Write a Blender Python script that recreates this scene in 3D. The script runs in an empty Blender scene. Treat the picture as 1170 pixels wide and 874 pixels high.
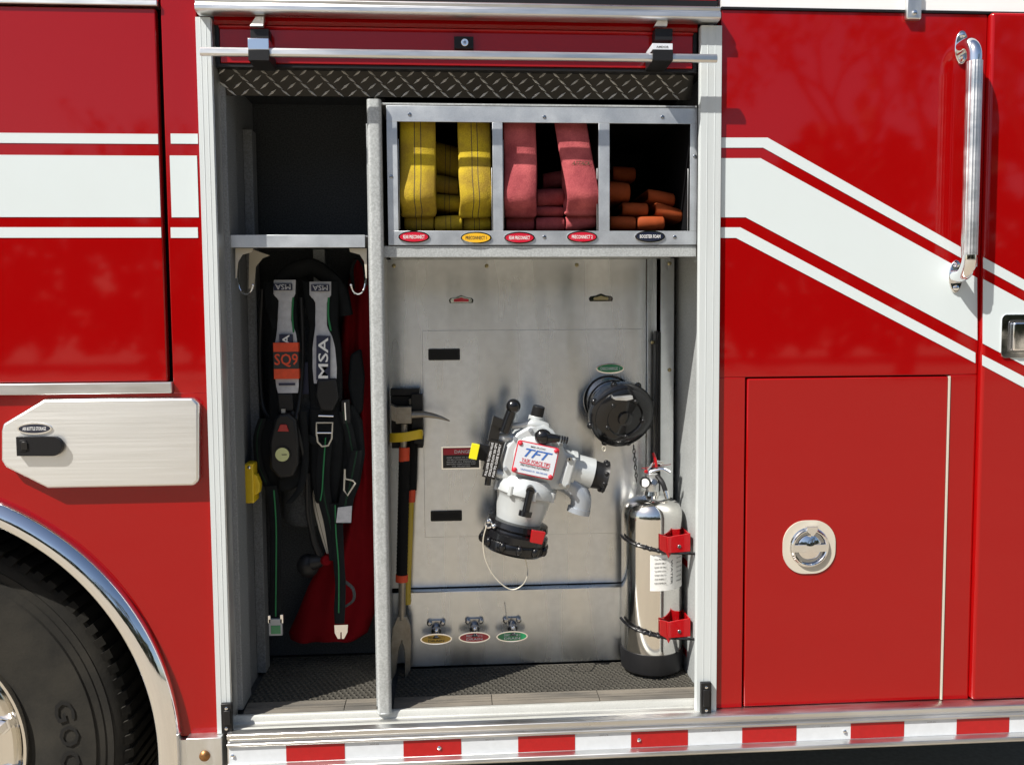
import bpy, math, random
from mathutils import Vector, Matrix
random.seed(7)
SC = bpy.context.scene
COL = SC.collection
PI = math.pi
# ------------------------------------------------------------------ camera model (measured from the photo)
D, EYE, FPX, CX, CY = 2.16, 1.50, 980.0, 585.0, 437.0
yaw, pit, rol = 0.06696606, 0.06574931, -0.00734716
F = Vector((math.sin(yaw)*math.cos(pit), math.cos(yaw)*math.cos(pit), -math.sin(pit)))
R0 = F.cross(Vector((0, 0, 1))).normalized(); U0 = R0.cross(F)
RR = math.cos(rol)*R0 + math.sin(rol)*U0
UU = -math.sin(rol)*R0 + math.cos(rol)*U0
CAM = Vector((0, -D, EYE))

def W(px, py, y=0.0):
    d = F*FPX + RR*(px-CX) - UU*(py-CY)
    t = (y + D)/d.y
    return CAM + d*t
def X(px, py, y=0.0): return W(px, py, y).x
def Z(px, py, y=0.0): return W(px, py, y).z
def S(y): return (D+y)/FPX                     # metres per photo pixel at depth y

# ------------------------------------------------------------------ materials
def mat(name, col, rough=0.5, metal=0.0, coat=0.0, coat_rough=0.03, var=0.0, var_scale=8.0, stretch=(1, 1, 1),
        col2=None, bump=0.0, bump_scale=40.0, rvar=0.0, spec=None, speck=0.0, speck_scale=400, coat_ior=1.5, emit=None, ndet=6, aniso=0.0, arot=True):
    m = bpy.data.materials.new(name); m.use_nodes = True
    nt = m.node_tree; N = nt.nodes; L = nt.links
    b = N['Principled BSDF']
    b.inputs['Base Color'].default_value = (*col, 1)
    b.inputs['Roughness'].default_value = rough
    b.inputs['Metallic'].default_value = metal
    b.inputs['Coat Weight'].default_value = coat
    b.inputs['Coat Roughness'].default_value = coat_rough
    b.inputs['Coat IOR'].default_value = coat_ior
    b.inputs['Anisotropic'].default_value = aniso
    if spec is not None: b.inputs['Specular IOR Level'].default_value = spec
    tc = N.new('ShaderNodeTexCoord'); mp = N.new('ShaderNodeMapping')
    L.new(tc.outputs['Object'], mp.inputs['Vector']); mp.inputs['Scale'].default_value = stretch
    src = None
    if var > 0 or rvar > 0:
        n = N.new('ShaderNodeTexNoise'); n.inputs['Scale'].default_value = var_scale
        n.inputs['Detail'].default_value = ndet; n.inputs['Roughness'].default_value = 0.62
        L.new(mp.outputs[0], n.inputs['Vector'])
        if var > 0:
            r = N.new('ShaderNodeValToRGB')
            c2 = col2 or tuple(c*0.6 for c in col)
            r.color_ramp.elements[0].position = 0.28; r.color_ramp.elements[1].position = 0.72; r.color_ramp.interpolation = 'EASE'
            r.color_ramp.elements[0].color = (*[c*(1-var)+d*var for c, d in zip(col, c2)], 1)
            r.color_ramp.elements[1].color = (*col, 1)
            L.new(n.outputs['Fac'], r.inputs['Fac']); src = r.outputs['Color']
        if rvar > 0:
            mr = N.new('ShaderNodeMapRange')
            mr.inputs['From Min'].default_value = 0.3; mr.inputs['From Max'].default_value = 0.7
            mr.inputs['To Min'].default_value = max(0.02, rough-rvar); mr.inputs['To Max'].default_value = min(1, rough+rvar)
            L.new(n.outputs['Fac'], mr.inputs['Value']); L.new(mr.outputs[0], b.inputs['Roughness'])
    if speck > 0:
        n2 = N.new('ShaderNodeTexNoise'); n2.inputs['Scale'].default_value = speck_scale; n2.inputs['Detail'].default_value = 2
        L.new(tc.outputs['Object'], n2.inputs['Vector'])
        mr2 = N.new('ShaderNodeMapRange'); mr2.inputs['From Min'].default_value = 0.35; mr2.inputs['From Max'].default_value = 0.65
        mr2.inputs['To Min'].default_value = 1-speck; mr2.inputs['To Max'].default_value = 1+speck
        L.new(n2.outputs['Fac'], mr2.inputs['Value'])
        mx = N.new('ShaderNodeVectorMath'); mx.operation = 'SCALE'
        if src: L.new(src, mx.inputs[0])
        else: mx.inputs[0].default_value = col
        L.new(mr2.outputs[0], mx.inputs['Scale']); src = mx.outputs[0]
    if aniso > 0:
        tg = N.new('ShaderNodeTangent'); tg.direction_type = 'RADIAL'; tg.axis = 'Z'
        L.new(tg.outputs[0], b.inputs['Tangent']); b.inputs['Anisotropic Rotation'].default_value = 0.25 if arot else 0.0
    if src: L.new(src, b.inputs['Base Color'])
    if bump > 0:
        n3 = N.new('ShaderNodeTexNoise'); n3.inputs['Scale'].default_value = bump_scale; n3.inputs['Detail'].default_value = 4
        L.new(mp.outputs[0], n3.inputs['Vector'])
        bp = N.new('ShaderNodeBump'); bp.inputs['Strength'].default_value = bump; bp.inputs['Distance'].default_value = 0.002
        L.new(n3.outputs['Fac'], bp.inputs['Height']); L.new(bp.outputs[0], b.inputs['Normal'])
        if coat > 0: L.new(bp.outputs[0], b.inputs['Coat Normal'])
    return m

M = {}
M['red'] = mat('red_paint', (0.285, 0.0018, 0.0022), 0.6, coat=1, coat_rough=0.045, coat_ior=1.46, spec=0.0, bump=0.03, bump_scale=2.2, var=0.25, var_scale=3.5, col2=(0.26, 0.0012, 0.002))
M['white'] = mat('white_stripe', (0.59, 0.65, 0.66), 0.45, coat=0.5, coat_rough=0.08, spec=.2, var=0.12, var_scale=6, col2=(0.54, 0.58, 0.57))
M['whitep'] = mat('white_paint', (0.8, 0.8, 0.8), 0.35, coat=1)
M['alu'] = mat('satin_aluminium', (0.78, 0.79, 0.79), 0.42, 1, var=0.5, var_scale=30, stretch=(1, 1, 0.15), rvar=0.08, col2=(0.6, 0.6, 0.58))
M['alurail'] = mat('aluminium_rail', (0.8, 0.8, 0.8), 0.36, 1, var=0.6, var_scale=22, stretch=(0.12, 1, 1), rvar=0.12, col2=(0.55, 0.54, 0.5), bump=0.15, bump_scale=60)
M['jamb'] = mat('anodised_track', (0.58, 0.62, 0.625), 0.5, 0.15, var=0.4, var_scale=20, stretch=(3, 3, 0.2), col2=(0.48, 0.51, 0.51))
M['steel'] = mat('brushed_stainless_sheet', (0.74, 0.755, 0.76), 0.27, 1, var=0.6, var_scale=8, stretch=(1, 1, .16), rvar=0.075, col2=(0.56, 0.575, 0.58), speck=.035, speck_scale=45, aniso=0.87, ndet=3)
M['fuel'] = mat('brushed_fuel_door', (0.82, 0.82, 0.80), 0.36, 1, var=0.25, var_scale=60, stretch=(0.06, 1, 6), rvar=0.03, col2=(0.72, 0.72, 0.70), bump=0.02, bump_scale=120, aniso=0.6)
M['chrome'] = mat('chrome', (0.86, 0.86, 0.87), 0.05, 1, rvar=0.03, var_scale=30)
M['mirror'] = mat('polished_stainless', (0.78, 0.76, 0.72), 0.1, 1, rvar=0.04, var_scale=12, bump=0.04, bump_scale=9)
M['grey'] = mat('speckled_grey_lining', (0.19, 0.20, 0.21), 0.55, 0.1, speck=0.22, speck_scale=260, var=0.25, var_scale=6, bump=0.25, bump_scale=350)
M['post'] = mat('galvanised_grey', (0.42, 0.44, 0.44), 0.5, 0.25, speck=0.15, speck_scale=220, var=0.3, var_scale=9)
M['frame'] = mat('hose_box_aluminium', (0.58, 0.61, 0.64), 0.42, 0.75, var=0.5, var_scale=14, rvar=0.08, col2=(0.42, 0.44, 0.46), speck=0.04)
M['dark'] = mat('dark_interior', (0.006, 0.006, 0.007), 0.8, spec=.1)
M['sill'] = mat('worn_sill', (0.47, 0.475, 0.45), 0.5, 0.15, var=0.7, var_scale=14, stretch=(.3, 1, 1), col2=(0.36, 0.36, 0.33), speck=.08)
M['darkwall'] = mat('shade_darkened_lining', (0.046, 0.050, 0.054), 0.7, spec=.2, speck=0.3, speck_scale=250)  # lining colour lowered to carry the compartment's shade; reused on cylinder and strap loop
M['black'] = mat('black_plastic', (0.010, 0.010, 0.011), 0.42, spec=.3, bump=0.1, bump_scale=200)
M['gloss'] = mat('black_gloss_metal', (0.006, 0.006, 0.007), 0.25, spec=.3, coat=.5, coat_rough=0.04)
M['rubber'] = mat('tyre_rubber', (0.017, 0.0165, 0.015), 0.8, spec=.15, var=0.8, var_scale=7, col2=(0.036, 0.033, 0.027), bump=0.3, bump_scale=120)
M['rubberd'] = mat('tyre_rubber_black', (0.008, 0.008, 0.008), 0.6, spec=.3)
M['web'] = mat('black_webbing', (0.007, 0.008, 0.009), 0.85, spec=.15, bump=0.5, bump_scale=500, var=0.4, var_scale=30, col2=(0.014, 0.016, 0.018))
M['green'] = mat('green_thread', (0.010, 0.16, 0.05), 0.7)
M['reflect'] = mat('grey_reflective_cloth', (0.50, 0.51, 0.54), 0.6, var=0.5, var_scale=60, col2=(0.3, 0.3, 0.33), bump=0.5, bump_scale=90)
M['navy'] = mat('navy_print', (0.012, 0.016, 0.045), 0.6)
M['orangef'] = mat('orange_cloth', (0.75, 0.075, 0.02), 0.6, var=0.4, var_scale=60)
M['redcloth'] = mat('red_bag_cloth', (0.15, 0.0018, 0.005), 0.85, spec=.1, bump=0.6, bump_scale=25, var=0.5, var_scale=12)
M['yhose'] = mat('yellow_hose_jacket', (0.54, 0.40, 0.02), 0.85, spec=.15, bump=0.6, bump_scale=330, var=0.9, var_scale=11, col2=(0.24, 0.15, 0.03), speck=0.10, speck_scale=420)
M['rhose'] = mat('red_hose_jacket', (0.50, 0.115, 0.12), 0.9, spec=.1, bump=0.6, bump_scale=330, var=0.9, var_scale=11, col2=(0.20, 0.035, 0.045), speck=0.10, speck_scale=420)
M['ohose'] = mat('orange_hose_jacket', (0.30, 0.055, 0.012), 0.75, spec=.2, bump=0.4, bump_scale=400, var=0.5, var_scale=20)
M['stitch'] = mat('dark_stitch', (0.06, 0.045, 0.02), 0.8)
M['yellow'] = mat('yellow_plastic', (0.72, 0.50, 0.015), 0.4, var=0.3, var_scale=30)
M['tagy'] = mat('yellow_tag', (0.75, 0.68, 0.01), 0.4)
M['tape'] = mat('red_reflective_tape', (0.38, 0.008, 0.010), 0.3, spec=.1, coat=0.6, var=0.3, var_scale=60)
M['tapew'] = mat('white_reflective_tape', (0.60, 0.63, 0.66), 0.35, spec=.2, coat=0.5, var=0.2, var_scale=40)
M['redgloss'] = mat('red_enamel', (0.34, 0.003, 0.006), 0.4, spec=.1, coat=0.8, coat_rough=0.05)
M['bred'] = mat('badge_red', (0.50, 0.008, 0.03), 0.3, coat=0.6)
M['byel'] = mat('badge_yellow', (0.75, 0.42, 0.02), 0.3, coat=0.6)
M['bgrn'] = mat('badge_green', (0.0, 0.23, 0.08), 0.3, coat=0.6)
M['bblk'] = mat('badge_black', (0.008, 0.012, 0.03), 0.3, coat=0.6)
M['ink'] = mat('white_ink', (0.75, 0.75, 0.75), 0.5)
M['inkb'] = mat('black_ink', (0.02, 0.02, 0.02), 0.5)
M['inkblue'] = mat('blue_ink', (0.03, 0.12, 0.42), 0.5)
M['inkred'] = mat('red_ink', (0.55, 0.02, 0.04), 0.5)
M['plate'] = mat('white_name_plate', (0.62, 0.65, 0.70), 0.35, coat=0.4)
M['mon'] = mat('silver_grey_casting', (0.52, 0.545, 0.55), 0.36, 0.2, coat=0.3, coat_rough=0.2, bump=0.15, bump_scale=150, var=0.15, var_scale=20)
M['mond'] = mat('grey_casting', (0.34, 0.37, 0.41), 0.35, 0.4, coat=0.3, coat_rough=0.2)
M['paper'] = mat('paper_label', (0.72, 0.72, 0.70), 0.6, var=0.5, var_scale=40, col2=(0.55, 0.54, 0.5))
M['mat'] = mat('mat_plastic', (0.075, 0.070, 0.060), 0.8, spec=.1, var=0.6, var_scale=9, col2=(0.10, 0.095, 0.08), bump=0.3, bump_scale=60)
M['matedge'] = mat('mat_edge', (0.085, 0.08, 0.072), 0.75, spec=.15, var=0.8, var_scale=7, stretch=(0.5, 3, 1), col2=(0.21, 0.185, 0.15), bump=0.4, bump_scale=70)
M['dplate'] = mat('diamond_plate_shaded', (0.03, 0.029, 0.027), 0.3, 0.8, var=0.7, var_scale=12, col2=(0.02, 0.019, 0.018))  # same metal as the lugs, near-black to hold shade and dark reflections
M['dlug'] = mat('diamond_plate_lug_glint', (0.95, 0.93, 0.88), 0.4, 0.35)  # pale, mostly diffuse colour paints the lugs' glint from sunlit ground
M['cream'] = mat('cream_webbing', (0.52, 0.48, 0.40), 0.7)
M['handley'] = mat('yellow_fibreglass', (0.50, 0.36, 0.03), 0.4)
M['forged'] = mat('forged_steel', (0.36, 0.33, 0.28), 0.42, 0.7, var=0.7, var_scale=30, col2=(0.2, 0.17, 0.13), bump=0.3, bump_scale=60)
M['grip'] = mat('black_grip_tape', (0.008, 0.008, 0.008), 0.85, spec=.2, bump=1.0, bump_scale=140)
M['bolt'] = mat('rusty_bolt', (0.32, 0.16, 0.06), 0.4, 0.8, var=0.7, var_scale=200)
M['wire'] = mat('pale_wire', (0.66, 0.62, 0.52), 0.4, 0.4)
M['brass'] = mat('dull_brass', (0.42, 0.36, 0.2), 0.35, 1)
M['darkchrome'] = mat('dark_chrome', (0.35, 0.36, 0.38), 0.2, 1)
M['concrete'] = mat('concrete_ground', (0.31, 0.27, 0.205), 0.9, var=0.5, var_scale=1.2, col2=(0.25, 0.22, 0.17), bump=0.5, bump_scale=30, speck=0.1, speck_scale=60)
M['bark'] = mat('bark', (0.10, 0.075, 0.055), 0.9, var=0.4, var_scale=12)
M['leaf'] = mat('foliage', (0.04, 0.055, 0.018), 0.7, var=0.5, var_scale=3)
M['lens'] = mat('gauge_face', (0.48, 0.52, 0.22), 0.3, coat=1)

# ------------------------------------------------------------------ mesh builder
_tc = {}
def text_geo(s, italic=False):
    k = (s, italic)
    if k in _tc: return _tc[k]
    c = bpy.data.curves.new('t', 'FONT'); c.body = s; c.resolution_u = 2; c.align_x = 'CENTER'; c.align_y = 'CENTER'
    c.offset = 0.012
    if italic: c.shear = 0.4
    o = bpy.data.objects.new('t', c); COL.objects.link(o)
    dg = bpy.context.evaluated_depsgraph_get(); me = o.evaluated_get(dg).to_mesh()
    vs = [v.co.copy() for v in me.vertices]; fs = [tuple(p.vertices) for p in me.polygons]
    bpy.data.objects.remove(o); bpy.data.curves.remove(c)
    x0 = min(v.x for v in vs); x1 = max(v.x for v in vs); y0 = min(v.y for v in vs); y1 = max(v.y for v in vs)
    vs = [Vector(((v.x-x0)/(x1-x0)-.5, (v.y-y0)/(y1-y0)-.5, 0)) for v in vs]
    _tc[k] = (vs, fs); return _tc[k]

class MB:
    def __init__(s): s.v = []; s.f = []; s.mi = []; s.m = []; s.T = None
    def slot(s, m):
        if m not in s.m: s.m.append(m)
        return s.m.index(m)
    def add(s, vs, fs, m):
        n = len(s.v); k = s.slot(m)
        s.v += [(s.T @ Vector(v)) if s.T else Vector(v) for v in vs]
        for f in fs:
            s.f.append(tuple(i+n for i in f)); s.mi.append(k)
    def box(s, x0, x1, y0, y1, z0, z1, m):
        if x0 > x1: x0, x1 = x1, x0
        if y0 > y1: y0, y1 = y1, y0
        if z0 > z1: z0, z1 = z1, z0
        s.add([(x0, y0, z0), (x1, y0, z0), (x1, y1, z0), (x0, y1, z0), (x0, y0, z1), (x1, y0, z1), (x1, y1, z1), (x0, y1, z1)],
              [(0, 3, 2, 1), (4, 5, 6, 7), (0, 1, 5, 4), (1, 2, 6, 5), (2, 3, 7, 6), (3, 0, 4, 7)], m)
    def pbox(s, a, b, c, d, y0, y1, m):          # photo pixel rectangle on plane y0, running back to y1
        s.box(X(a, (b+d)/2, y0), X(c, (b+d)/2, y0), y0, y1, Z((a+c)/2, b, y0), Z((a+c)/2, d, y0), m)
    def prism(s, pts, y0, y1, m):                # pts (x,z), any winding
        n = len(pts)
        ar = sum(pts[i][0]*pts[(i+1) % n][1]-pts[(i+1) % n][0]*pts[i][1] for i in range(n))
        if ar < 0: pts = pts[::-1]
        vs = [(p[0], y0, p[1]) for p in pts]+[(p[0], y1, p[1]) for p in pts]
        fs = [tuple(range(n)), tuple(range(2*n-1, n-1, -1))]
        for i in range(n):
            j = (i+1) % n; fs.append((j, i, i+n, j+n))
        s.add(vs, fs, m)
    def pprism(s, pts, y0, y1, m): s.prism([(W(a, b, y0).x, W(a, b, y0).z) for a, b in pts], y0, y1, m)
    def xprism(s, prof, x0, x1, m):              # profile (y,z) swept along x
        n = len(prof)
        vs = [(x0, p[0], p[1]) for p in prof]+[(x1, p[0], p[1]) for p in prof]
        fs = [tuple(range(n)), tuple(range(2*n-1, n-1, -1))]+[((i+1) % n, i, i+n, (i+1) % n+n) for i in range(n)]
        s.add(vs, fs, m)
    def lathe(s, o, ax, prof, m, n=32, mats=None, cap=True):  # prof [(t,r)]
        o = Vector(o); ax = Vector(ax).normalized()
        a = ax.orthogonal().normalized(); b = ax.cross(a)
        vs = []
        for t, r in prof:
            for k in range(n):
                an = 2*PI*k/n; vs.append(o+ax*t+(a*math.cos(an)+b*math.sin(an))*r)
        for i in range(len(prof)-1):
            fs = [(i*n+k, i*n+(k+1) % n, (i+1)*n+(k+1) % n, (i+1)*n+k) for k in range(n)]
            if i == 0: s.add(vs, fs, mats[i] if mats else m); base = len(s.v)-len(vs)
            else:
                kk = s.slot(mats[i] if mats else m)
                for f in fs: s.f.append(tuple(q+base for q in f)); s.mi.append(kk)
        if cap:
            kk = s.slot(m if not mats else mats[0]); s.f.append(tuple(base+k for k in range(n))[::-1]); s.mi.append(kk)
            kk = s.slot(m if not mats else mats[-1]); q = (len(prof)-1)*n; s.f.append(tuple(base+q+k for k in range(n))); s.mi.append(kk)
    def cyl(s, p0, p1, r0, m, r1=None, n=20):
        p0 = Vector(p0); p1 = Vector(p1); s.lathe(p0, p1-p0, [(0, r0), ((p1-p0).length, r0 if r1 is None else r1)], m, n)
    def tube(s, path, r, m, n=10, closed=False, flat=1.0):
        P = [Vector(p) for p in path]; k = len(P); vs = []
        prev = None
        for i, p in enumerate(P):
            if closed: t = P[(i+1) % k]-P[i-1]
            else: t = P[min(i+1, k-1)]-P[max(i-1, 0)]
            t.normalize()
            if prev is None: a = t.orthogonal().normalized()
            else: a = (prev-t*prev.dot(t)).normalized()
            prev = a; b = t.cross(a); rr = r[i] if isinstance(r, (list, tuple)) else r
            for q in range(n):
                an = 2*PI*q/n; vs.append(p+a*math.cos(an)*rr+b*math.sin(an)*rr*flat)
        fs = []
        for i in range(k if closed else k-1):
            j = (i+1) % k
            fs += [(i*n+q, i*n+(q+1) % n, j*n+(q+1) % n, j*n+q) for q in range(n)]
        if not closed: fs += [tuple(range(n))[::-1], tuple((k-1)*n+q for q in range(n))]
        s.add(vs, fs, m)
    def sphere(s, c, r, m, n=20, k=12):
        if not isinstance(r, (tuple, list)): r = (r, r, r)
        c = Vector(c); vs = []; fs = []
        for i in range(k+1):
            t = PI*i/k
            for q in range(n):
                p = 2*PI*q/n; vs.append((c.x+r[0]*math.sin(t)*math.cos(p), c.y+r[1]*math.sin(t)*math.sin(p), c.z+r[2]*math.cos(t)))
        for i in range(k):
            for q in range(n):
                a = i*n+q; b = i*n+(q+1) % n; c2 = (i+1)*n+(q+1) % n; d = (i+1)*n+q
                fs.append((a, d, c2, b))
        s.add(vs, fs, m)
    def ribbon(s, path, wdir, width, th, m, line=None, ls=((.40, .425), (.575, .60))):
        P = [Vector(p) for p in path]; k = len(P); wdir = Vector(wdir).normalized()
        us = [0, .05, ls[0][0], ls[0][1], ls[1][0], ls[1][1], .95, 1]
        hs = [0.15, .85, 1, 1, 1, 1, .85, .15]
        nn = len(us)*2; vs = []
        for i, p in enumerate(P):
            t = (P[min(i+1, k-1)]-P[max(i-1, 0)]).normalized()
            nrm = t.cross(wdir).normalized(); w = width[i] if isinstance(width, (list, tuple)) else width
            for u, h in zip(us, hs): vs.append(p+wdir*(u-.5)*w+nrm*h*th/2)
            for u, h in zip(us[::-1], hs[::-1]): vs.append(p+wdir*(u-.5)*w-nrm*h*th/2)
        fa = []; fb = []
        for i in range(k-1):
            for q in range(nn):
                f = (i*nn+q, i*nn+(q+1) % nn, (i+1)*nn+(q+1) % nn, (i+1)*nn+q)
                (fb if (q in (2, 4, 10, 12) and line) else fa).append(f)
        fa += [tuple(range(nn))[::-1], tuple((k-1)*nn+q for q in range(nn))]
        n0 = len(s.v); s.add(vs, fa, m)
        if line:
            kk = s.slot(line)
            for f in fb: s.f.append(tuple(q+n0 for q in f)); s.mi.append(kk)
    def text(s, st, c, w, h, m, xd=(1, 0, 0), zd=(0, 0, 1), italic=False):
        vs, fs = text_geo(st, italic); c = Vector(c); xd = Vector(xd).normalized(); zd = Vector(zd).normalized()
        s.add([c+xd*v.x*w+zd*v.y*h for v in vs], fs, m)
    def build(s, name, parent=None, bevel=0.0, seg=2, smooth=35, label=None):
        me = bpy.data.meshes.new(name)
        off = ROOTLOC.get(parent.name, Vector((0, 0, 0))) if parent else Vector((0, 0, 0))
        me.from_pydata([v-off for v in s.v], [], s.f)
        for m in s.m: me.materials.append(M[m])
        me.polygons.foreach_set('material_index', s.mi)
        me.polygons.foreach_set('use_smooth', [True]*len(s.f))
        me.update()
        bmfix(me)
        me.set_sharp_from_angle(angle=math.radians(smooth))
        o = bpy.data.objects.new(name, me); COL.objects.link(o)
        if parent:
            o.parent = parent; ROOTLOC[o.name] = off
        if bevel > 0:
            b = o.modifiers.new('bevel', 'BEVEL'); b.width = bevel; b.segments = seg; b.limit_method = 'ANGLE'; b.angle_limit = math.radians(40); b.harden_normals = False
        if label: o['label'] = label
        return o
import bmesh
def bmfix(me):
    bm = bmesh.new(); bm.from_mesh(me)
    bmesh.ops.recalc_face_normals(bm, faces=bm.faces); bm.to_mesh(me); bm.free()
ROOTLOC = {}
def thing(name, label, cat, loc, group=None):
    o = bpy.data.objects.new(name, None); o.empty_display_size = 0.05; COL.objects.link(o); o.location = loc
    o['label'] = label; o['category'] = cat
    if group: o['group'] = group
    ROOTLOC[o.name] = Vector(loc); return o
def bz(pts, n=24):                                # smooth curve through points
    P = [Vector(p) for p in pts]; out = []
    k = len(P)
    for i in range(k-1):
        a, b, c, d = P[max(i-1, 0)], P[i], P[i+1], P[min(i+2, k-1)]
        st = max(2, n//(k-1))
        for q in range(st):
            t = q/st; out.append(.5*((2*b)+(-a+c)*t+(2*a-5*b+4*c-d)*t*t+(-a+3*b-3*c+d)*t**3))
    out.append(P[-1]); return out
def rrect(cx, cz, w, h, r, n=6):
    out = []
    for sx, sz, a0 in ((1, 1, 0), (-1, 1, 90), (-1, -1, 180), (1, -1, 270)):
        for i in range(n+1):
            a = math.radians(a0+90*i/n); out.append((cx+sx*(w/2-r)+r*math.cos(a), cz+sz*(h/2-r)+r*math.sin(a)))
    return out
def ell(cx, cz, a, b, n=36): return [(cx+a*math.cos(2*PI*i/n), cz+b*math.sin(2*PI*i/n)) for i in range(n)]

# ------------------------------------------------------------------ the fire engine
T = thing('fire_engine', 'red fire engine with open side compartment and white stripes', 'fire engine', (0, 0, 0))
ZT, XL, XR = 2.95, -2.6, 2.6                       # body top and ends
zsill = Z(560, 826.5, 0)                             # bottom of red panels
zd0 = Z(90, 435, 0)
# pillar and left body
cxw, czw = W(-128, 870, 0).x, W(-128, 870, 0).z    # wheel arch centre
Rarch = 322*S(0)
xj0, xj1 = X(237.5, 437), X(254, 437)                # left track
xk0, xk1 = X(797, 430), X(820, 430)                # right track
xg0, xg1 = X(191, 200), X(198, 200)
m = MB()
m.box(X(190.5, 220), xj0-0.001, 0, 0.03, Z(200, 450), ZT, 'red')
# lower left panel with arch cut
arc = []
for i in range(41):
    a = math.radians(-4+ (184+4)*i/40)
    arc.append((cxw+Rarch*math.cos(a), czw+Rarch*math.sin(a)))
zp1 = Z(90, 450.5)
m.prism([(xj0-0.001, zsill-.002), (xj0-0.001, zp1), (XL, zp1), (XL, zsill-0.002), (arc[-1][0], zsill-.002)]+[p for p in arc[::-1] if p[1] > zsill]+[(arc[0][0], zsill-0.002)], 0, 0.03, 'red')
bl = m.build('body_panel', T, bevel=0.002)
m = MB()
for a, b in ((153, 164.5), (178, 248.5), (260, 272)):
    m.pbox(195, a, 226, b, -0.0012, 0.0, 'white')
m.build('stripe', bl)
# left upper door
m = MB()
xdl = X(184.5, 220)
m.box(XL, xdl, -0.002, 0.02, Z(90, 436.5), Z(90, 9), 'red')
dl = m.build('compartment_door', T, bevel=0.003, label='red side door at left with three white stripes')
for a, b in ((153, 164.5), (178, 248.5), (260, 272)):
    m = MB(); m.box(XL, xdl-.003, -0.0032, -0.002, Z(90, a), Z(90, b), 'white'); m.build('stripe', dl)
m = MB(); m.box(XL, X(181, 5), -0.010, 0.02, Z(90, 0.5), Z(90, 7), 'alurail'); m.build('trim_strip', T, bevel=0.002)
m = MB(); m.box(XL, X(181, 5), 0, 0.02, Z(90, 0), ZT, 'red'); m.build('body_panel', T)
m = MB(); m.box(XL, X(198, 443), -0.014, 0.02, Z(90, 437.5), Z(90, 450), 'alurail'); m.build('trim_strip', T, bevel=0.002)
m = MB(); m.box(XL, xj0-.02, 0.034, 0.05, czw+Rarch+.02, ZT, 'dark'); m.build('door_backing', T)

# fuel plate
P = [(3, 484), (50, 456.5), (220, 454.5), (227, 461), (227, 549), (221, 555), (54, 558), (6, 534), (1, 526), (1, 492)]
m = MB(); m.pprism(P, -0.024, 0.0, 'fuel')
fd = m.build('fuel_door', T, bevel=0.006, seg=3, label='brushed metal plate with clipped left corners')
m = MB()
P = [(18, 499), (60, 499)]+[(60+10.5*math.sin(a), 510-11*math.cos(a)) for a in [PI*i/10 for i in range(11)]]+[(19, 521)]
m.pprism(P, -0.038, -0.024, 'black'); m.pbox(22, 503, 30, 516, -0.0395, -0.038, 'black'); m.pbox(24, 505, 31, 514, -.041, -.0395, 'gloss')
m.build('latch', fd, bevel=0.0015)

def badge(px, py, w, h, y, col, lines, parent, tcol='ink', name='badge', tilt=0):
    c = W(px, py, y); s_ = S(y); m = MB()
    m.prism(ell(c.x, c.z, w/2*s_, h/2*s_), y-0.003, y, 'chrome')
    m.prism(ell(c.x, c.z, (w/2-1.6)*s_, (h/2-1.5)*s_), y-0.0036, y-0.003, col)
    n = len(lines)
    for i, t in enumerate(lines):
        hh = (h*0.30 if n == 1 else h*0.20)*s_
        zz = c.z+((n-1)/2-i)*hh*1.5
        m.text(t, (c.x, y-0.0040, zz), (w*0.68 if n == 1 else w*.5)*s_, hh, tcol)
    return m.build(name, parent)
badge(40, 489.5, 37, 13, -0.024, 'bblk', ['AIR BOTTLE STORAGE'], fd)

# tracks
m = MB()
zt0, zt1 = Z(235, 836), Z(235, 22)
for (a, b, sgn) in ((xj0, xj1, 1), (xk1, xk0, -1)):
    mm = MB(); w = abs(b-a)
    mm.box(a, b, -0.012, 0.05 if sgn > 0 else .006, zt0, zt1, 'jamb')
    for q in (.30, .66): mm.box(a+sgn*w*q, a+sgn*(w*q+.0018), -0.0126, -0.012, zt0, zt1, 'jamb')
    mm.box(a+sgn*w*.95, a+sgn*w*(1.05 if sgn > 0 else 1.01), -0.006, 0.05 if sgn > 0 else .008, zt0+.001, zt1-.001, 'alu' if sgn > 0 else 'jamb')
    mm.build('door_track', T, bevel=0.002)
# top trim
m = MB()
zz0, zz1 = Z(520, 24), Z(520, 8)
xa, xb = X(222, 12, -.04), X(824, 16, -.04)
m.xprism([(0, zz0), (-.034, zz0), (-.040, zz0+.004), (-.040, zz0+.016), (-.035, zz0+.020), (-.037, zz1-.004), (-.030, zz1), (0, zz1)], xa, xb, 'alurail')
m.build('header_rail', T, bevel=0.0015)
m = MB(); m.box(xa, xb, -0.010, 0.05, zz1, zz1+.022, 'black'); m.box(xa+.01, xb, 0, 0.05, zz1+.022, ZT, 'red'); m.build('body_panel', T)
# rolled door
m = MB()
ya = 0.012
xi0, xi1 = xj1+.002, xk0-.002
m.box(xi0, xi1, ya, ya+.02, Z(520, 33, ya)+.001, Z(520, 20, ya), 'red')
m.xprism([(ya, Z(520, 33.5, ya)), (ya-.005, Z(520, 34, ya)), (ya-.006, Z(520, 36, ya)), (ya, Z(520, 37, ya)), (ya+.02, Z(520, 37, ya)), (ya+.02, Z(520, 33.5, ya))], xi0+.012, xi1-.012, 'redgloss')
m.box(xi0+.012, xi1-.012, ya+.003, ya+.02, Z(520, 62, ya), Z(520, 37, ya), 'red')
m.xprism([(ya+.003, Z(520, 62, ya)), (ya-.002, Z(520, 66, ya)), (ya-.002, Z(520, 75.5, ya)), (ya+.02, Z(520, 75.5, ya)), (ya+.02, Z(520, 62, ya))], xi0+.014, xi1-.014, 'red')
m.box(xi0+.008, xi1-.008, ya+.001, ya+.03, Z(520, 80, ya), Z(520, 76, ya), 'black')
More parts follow.
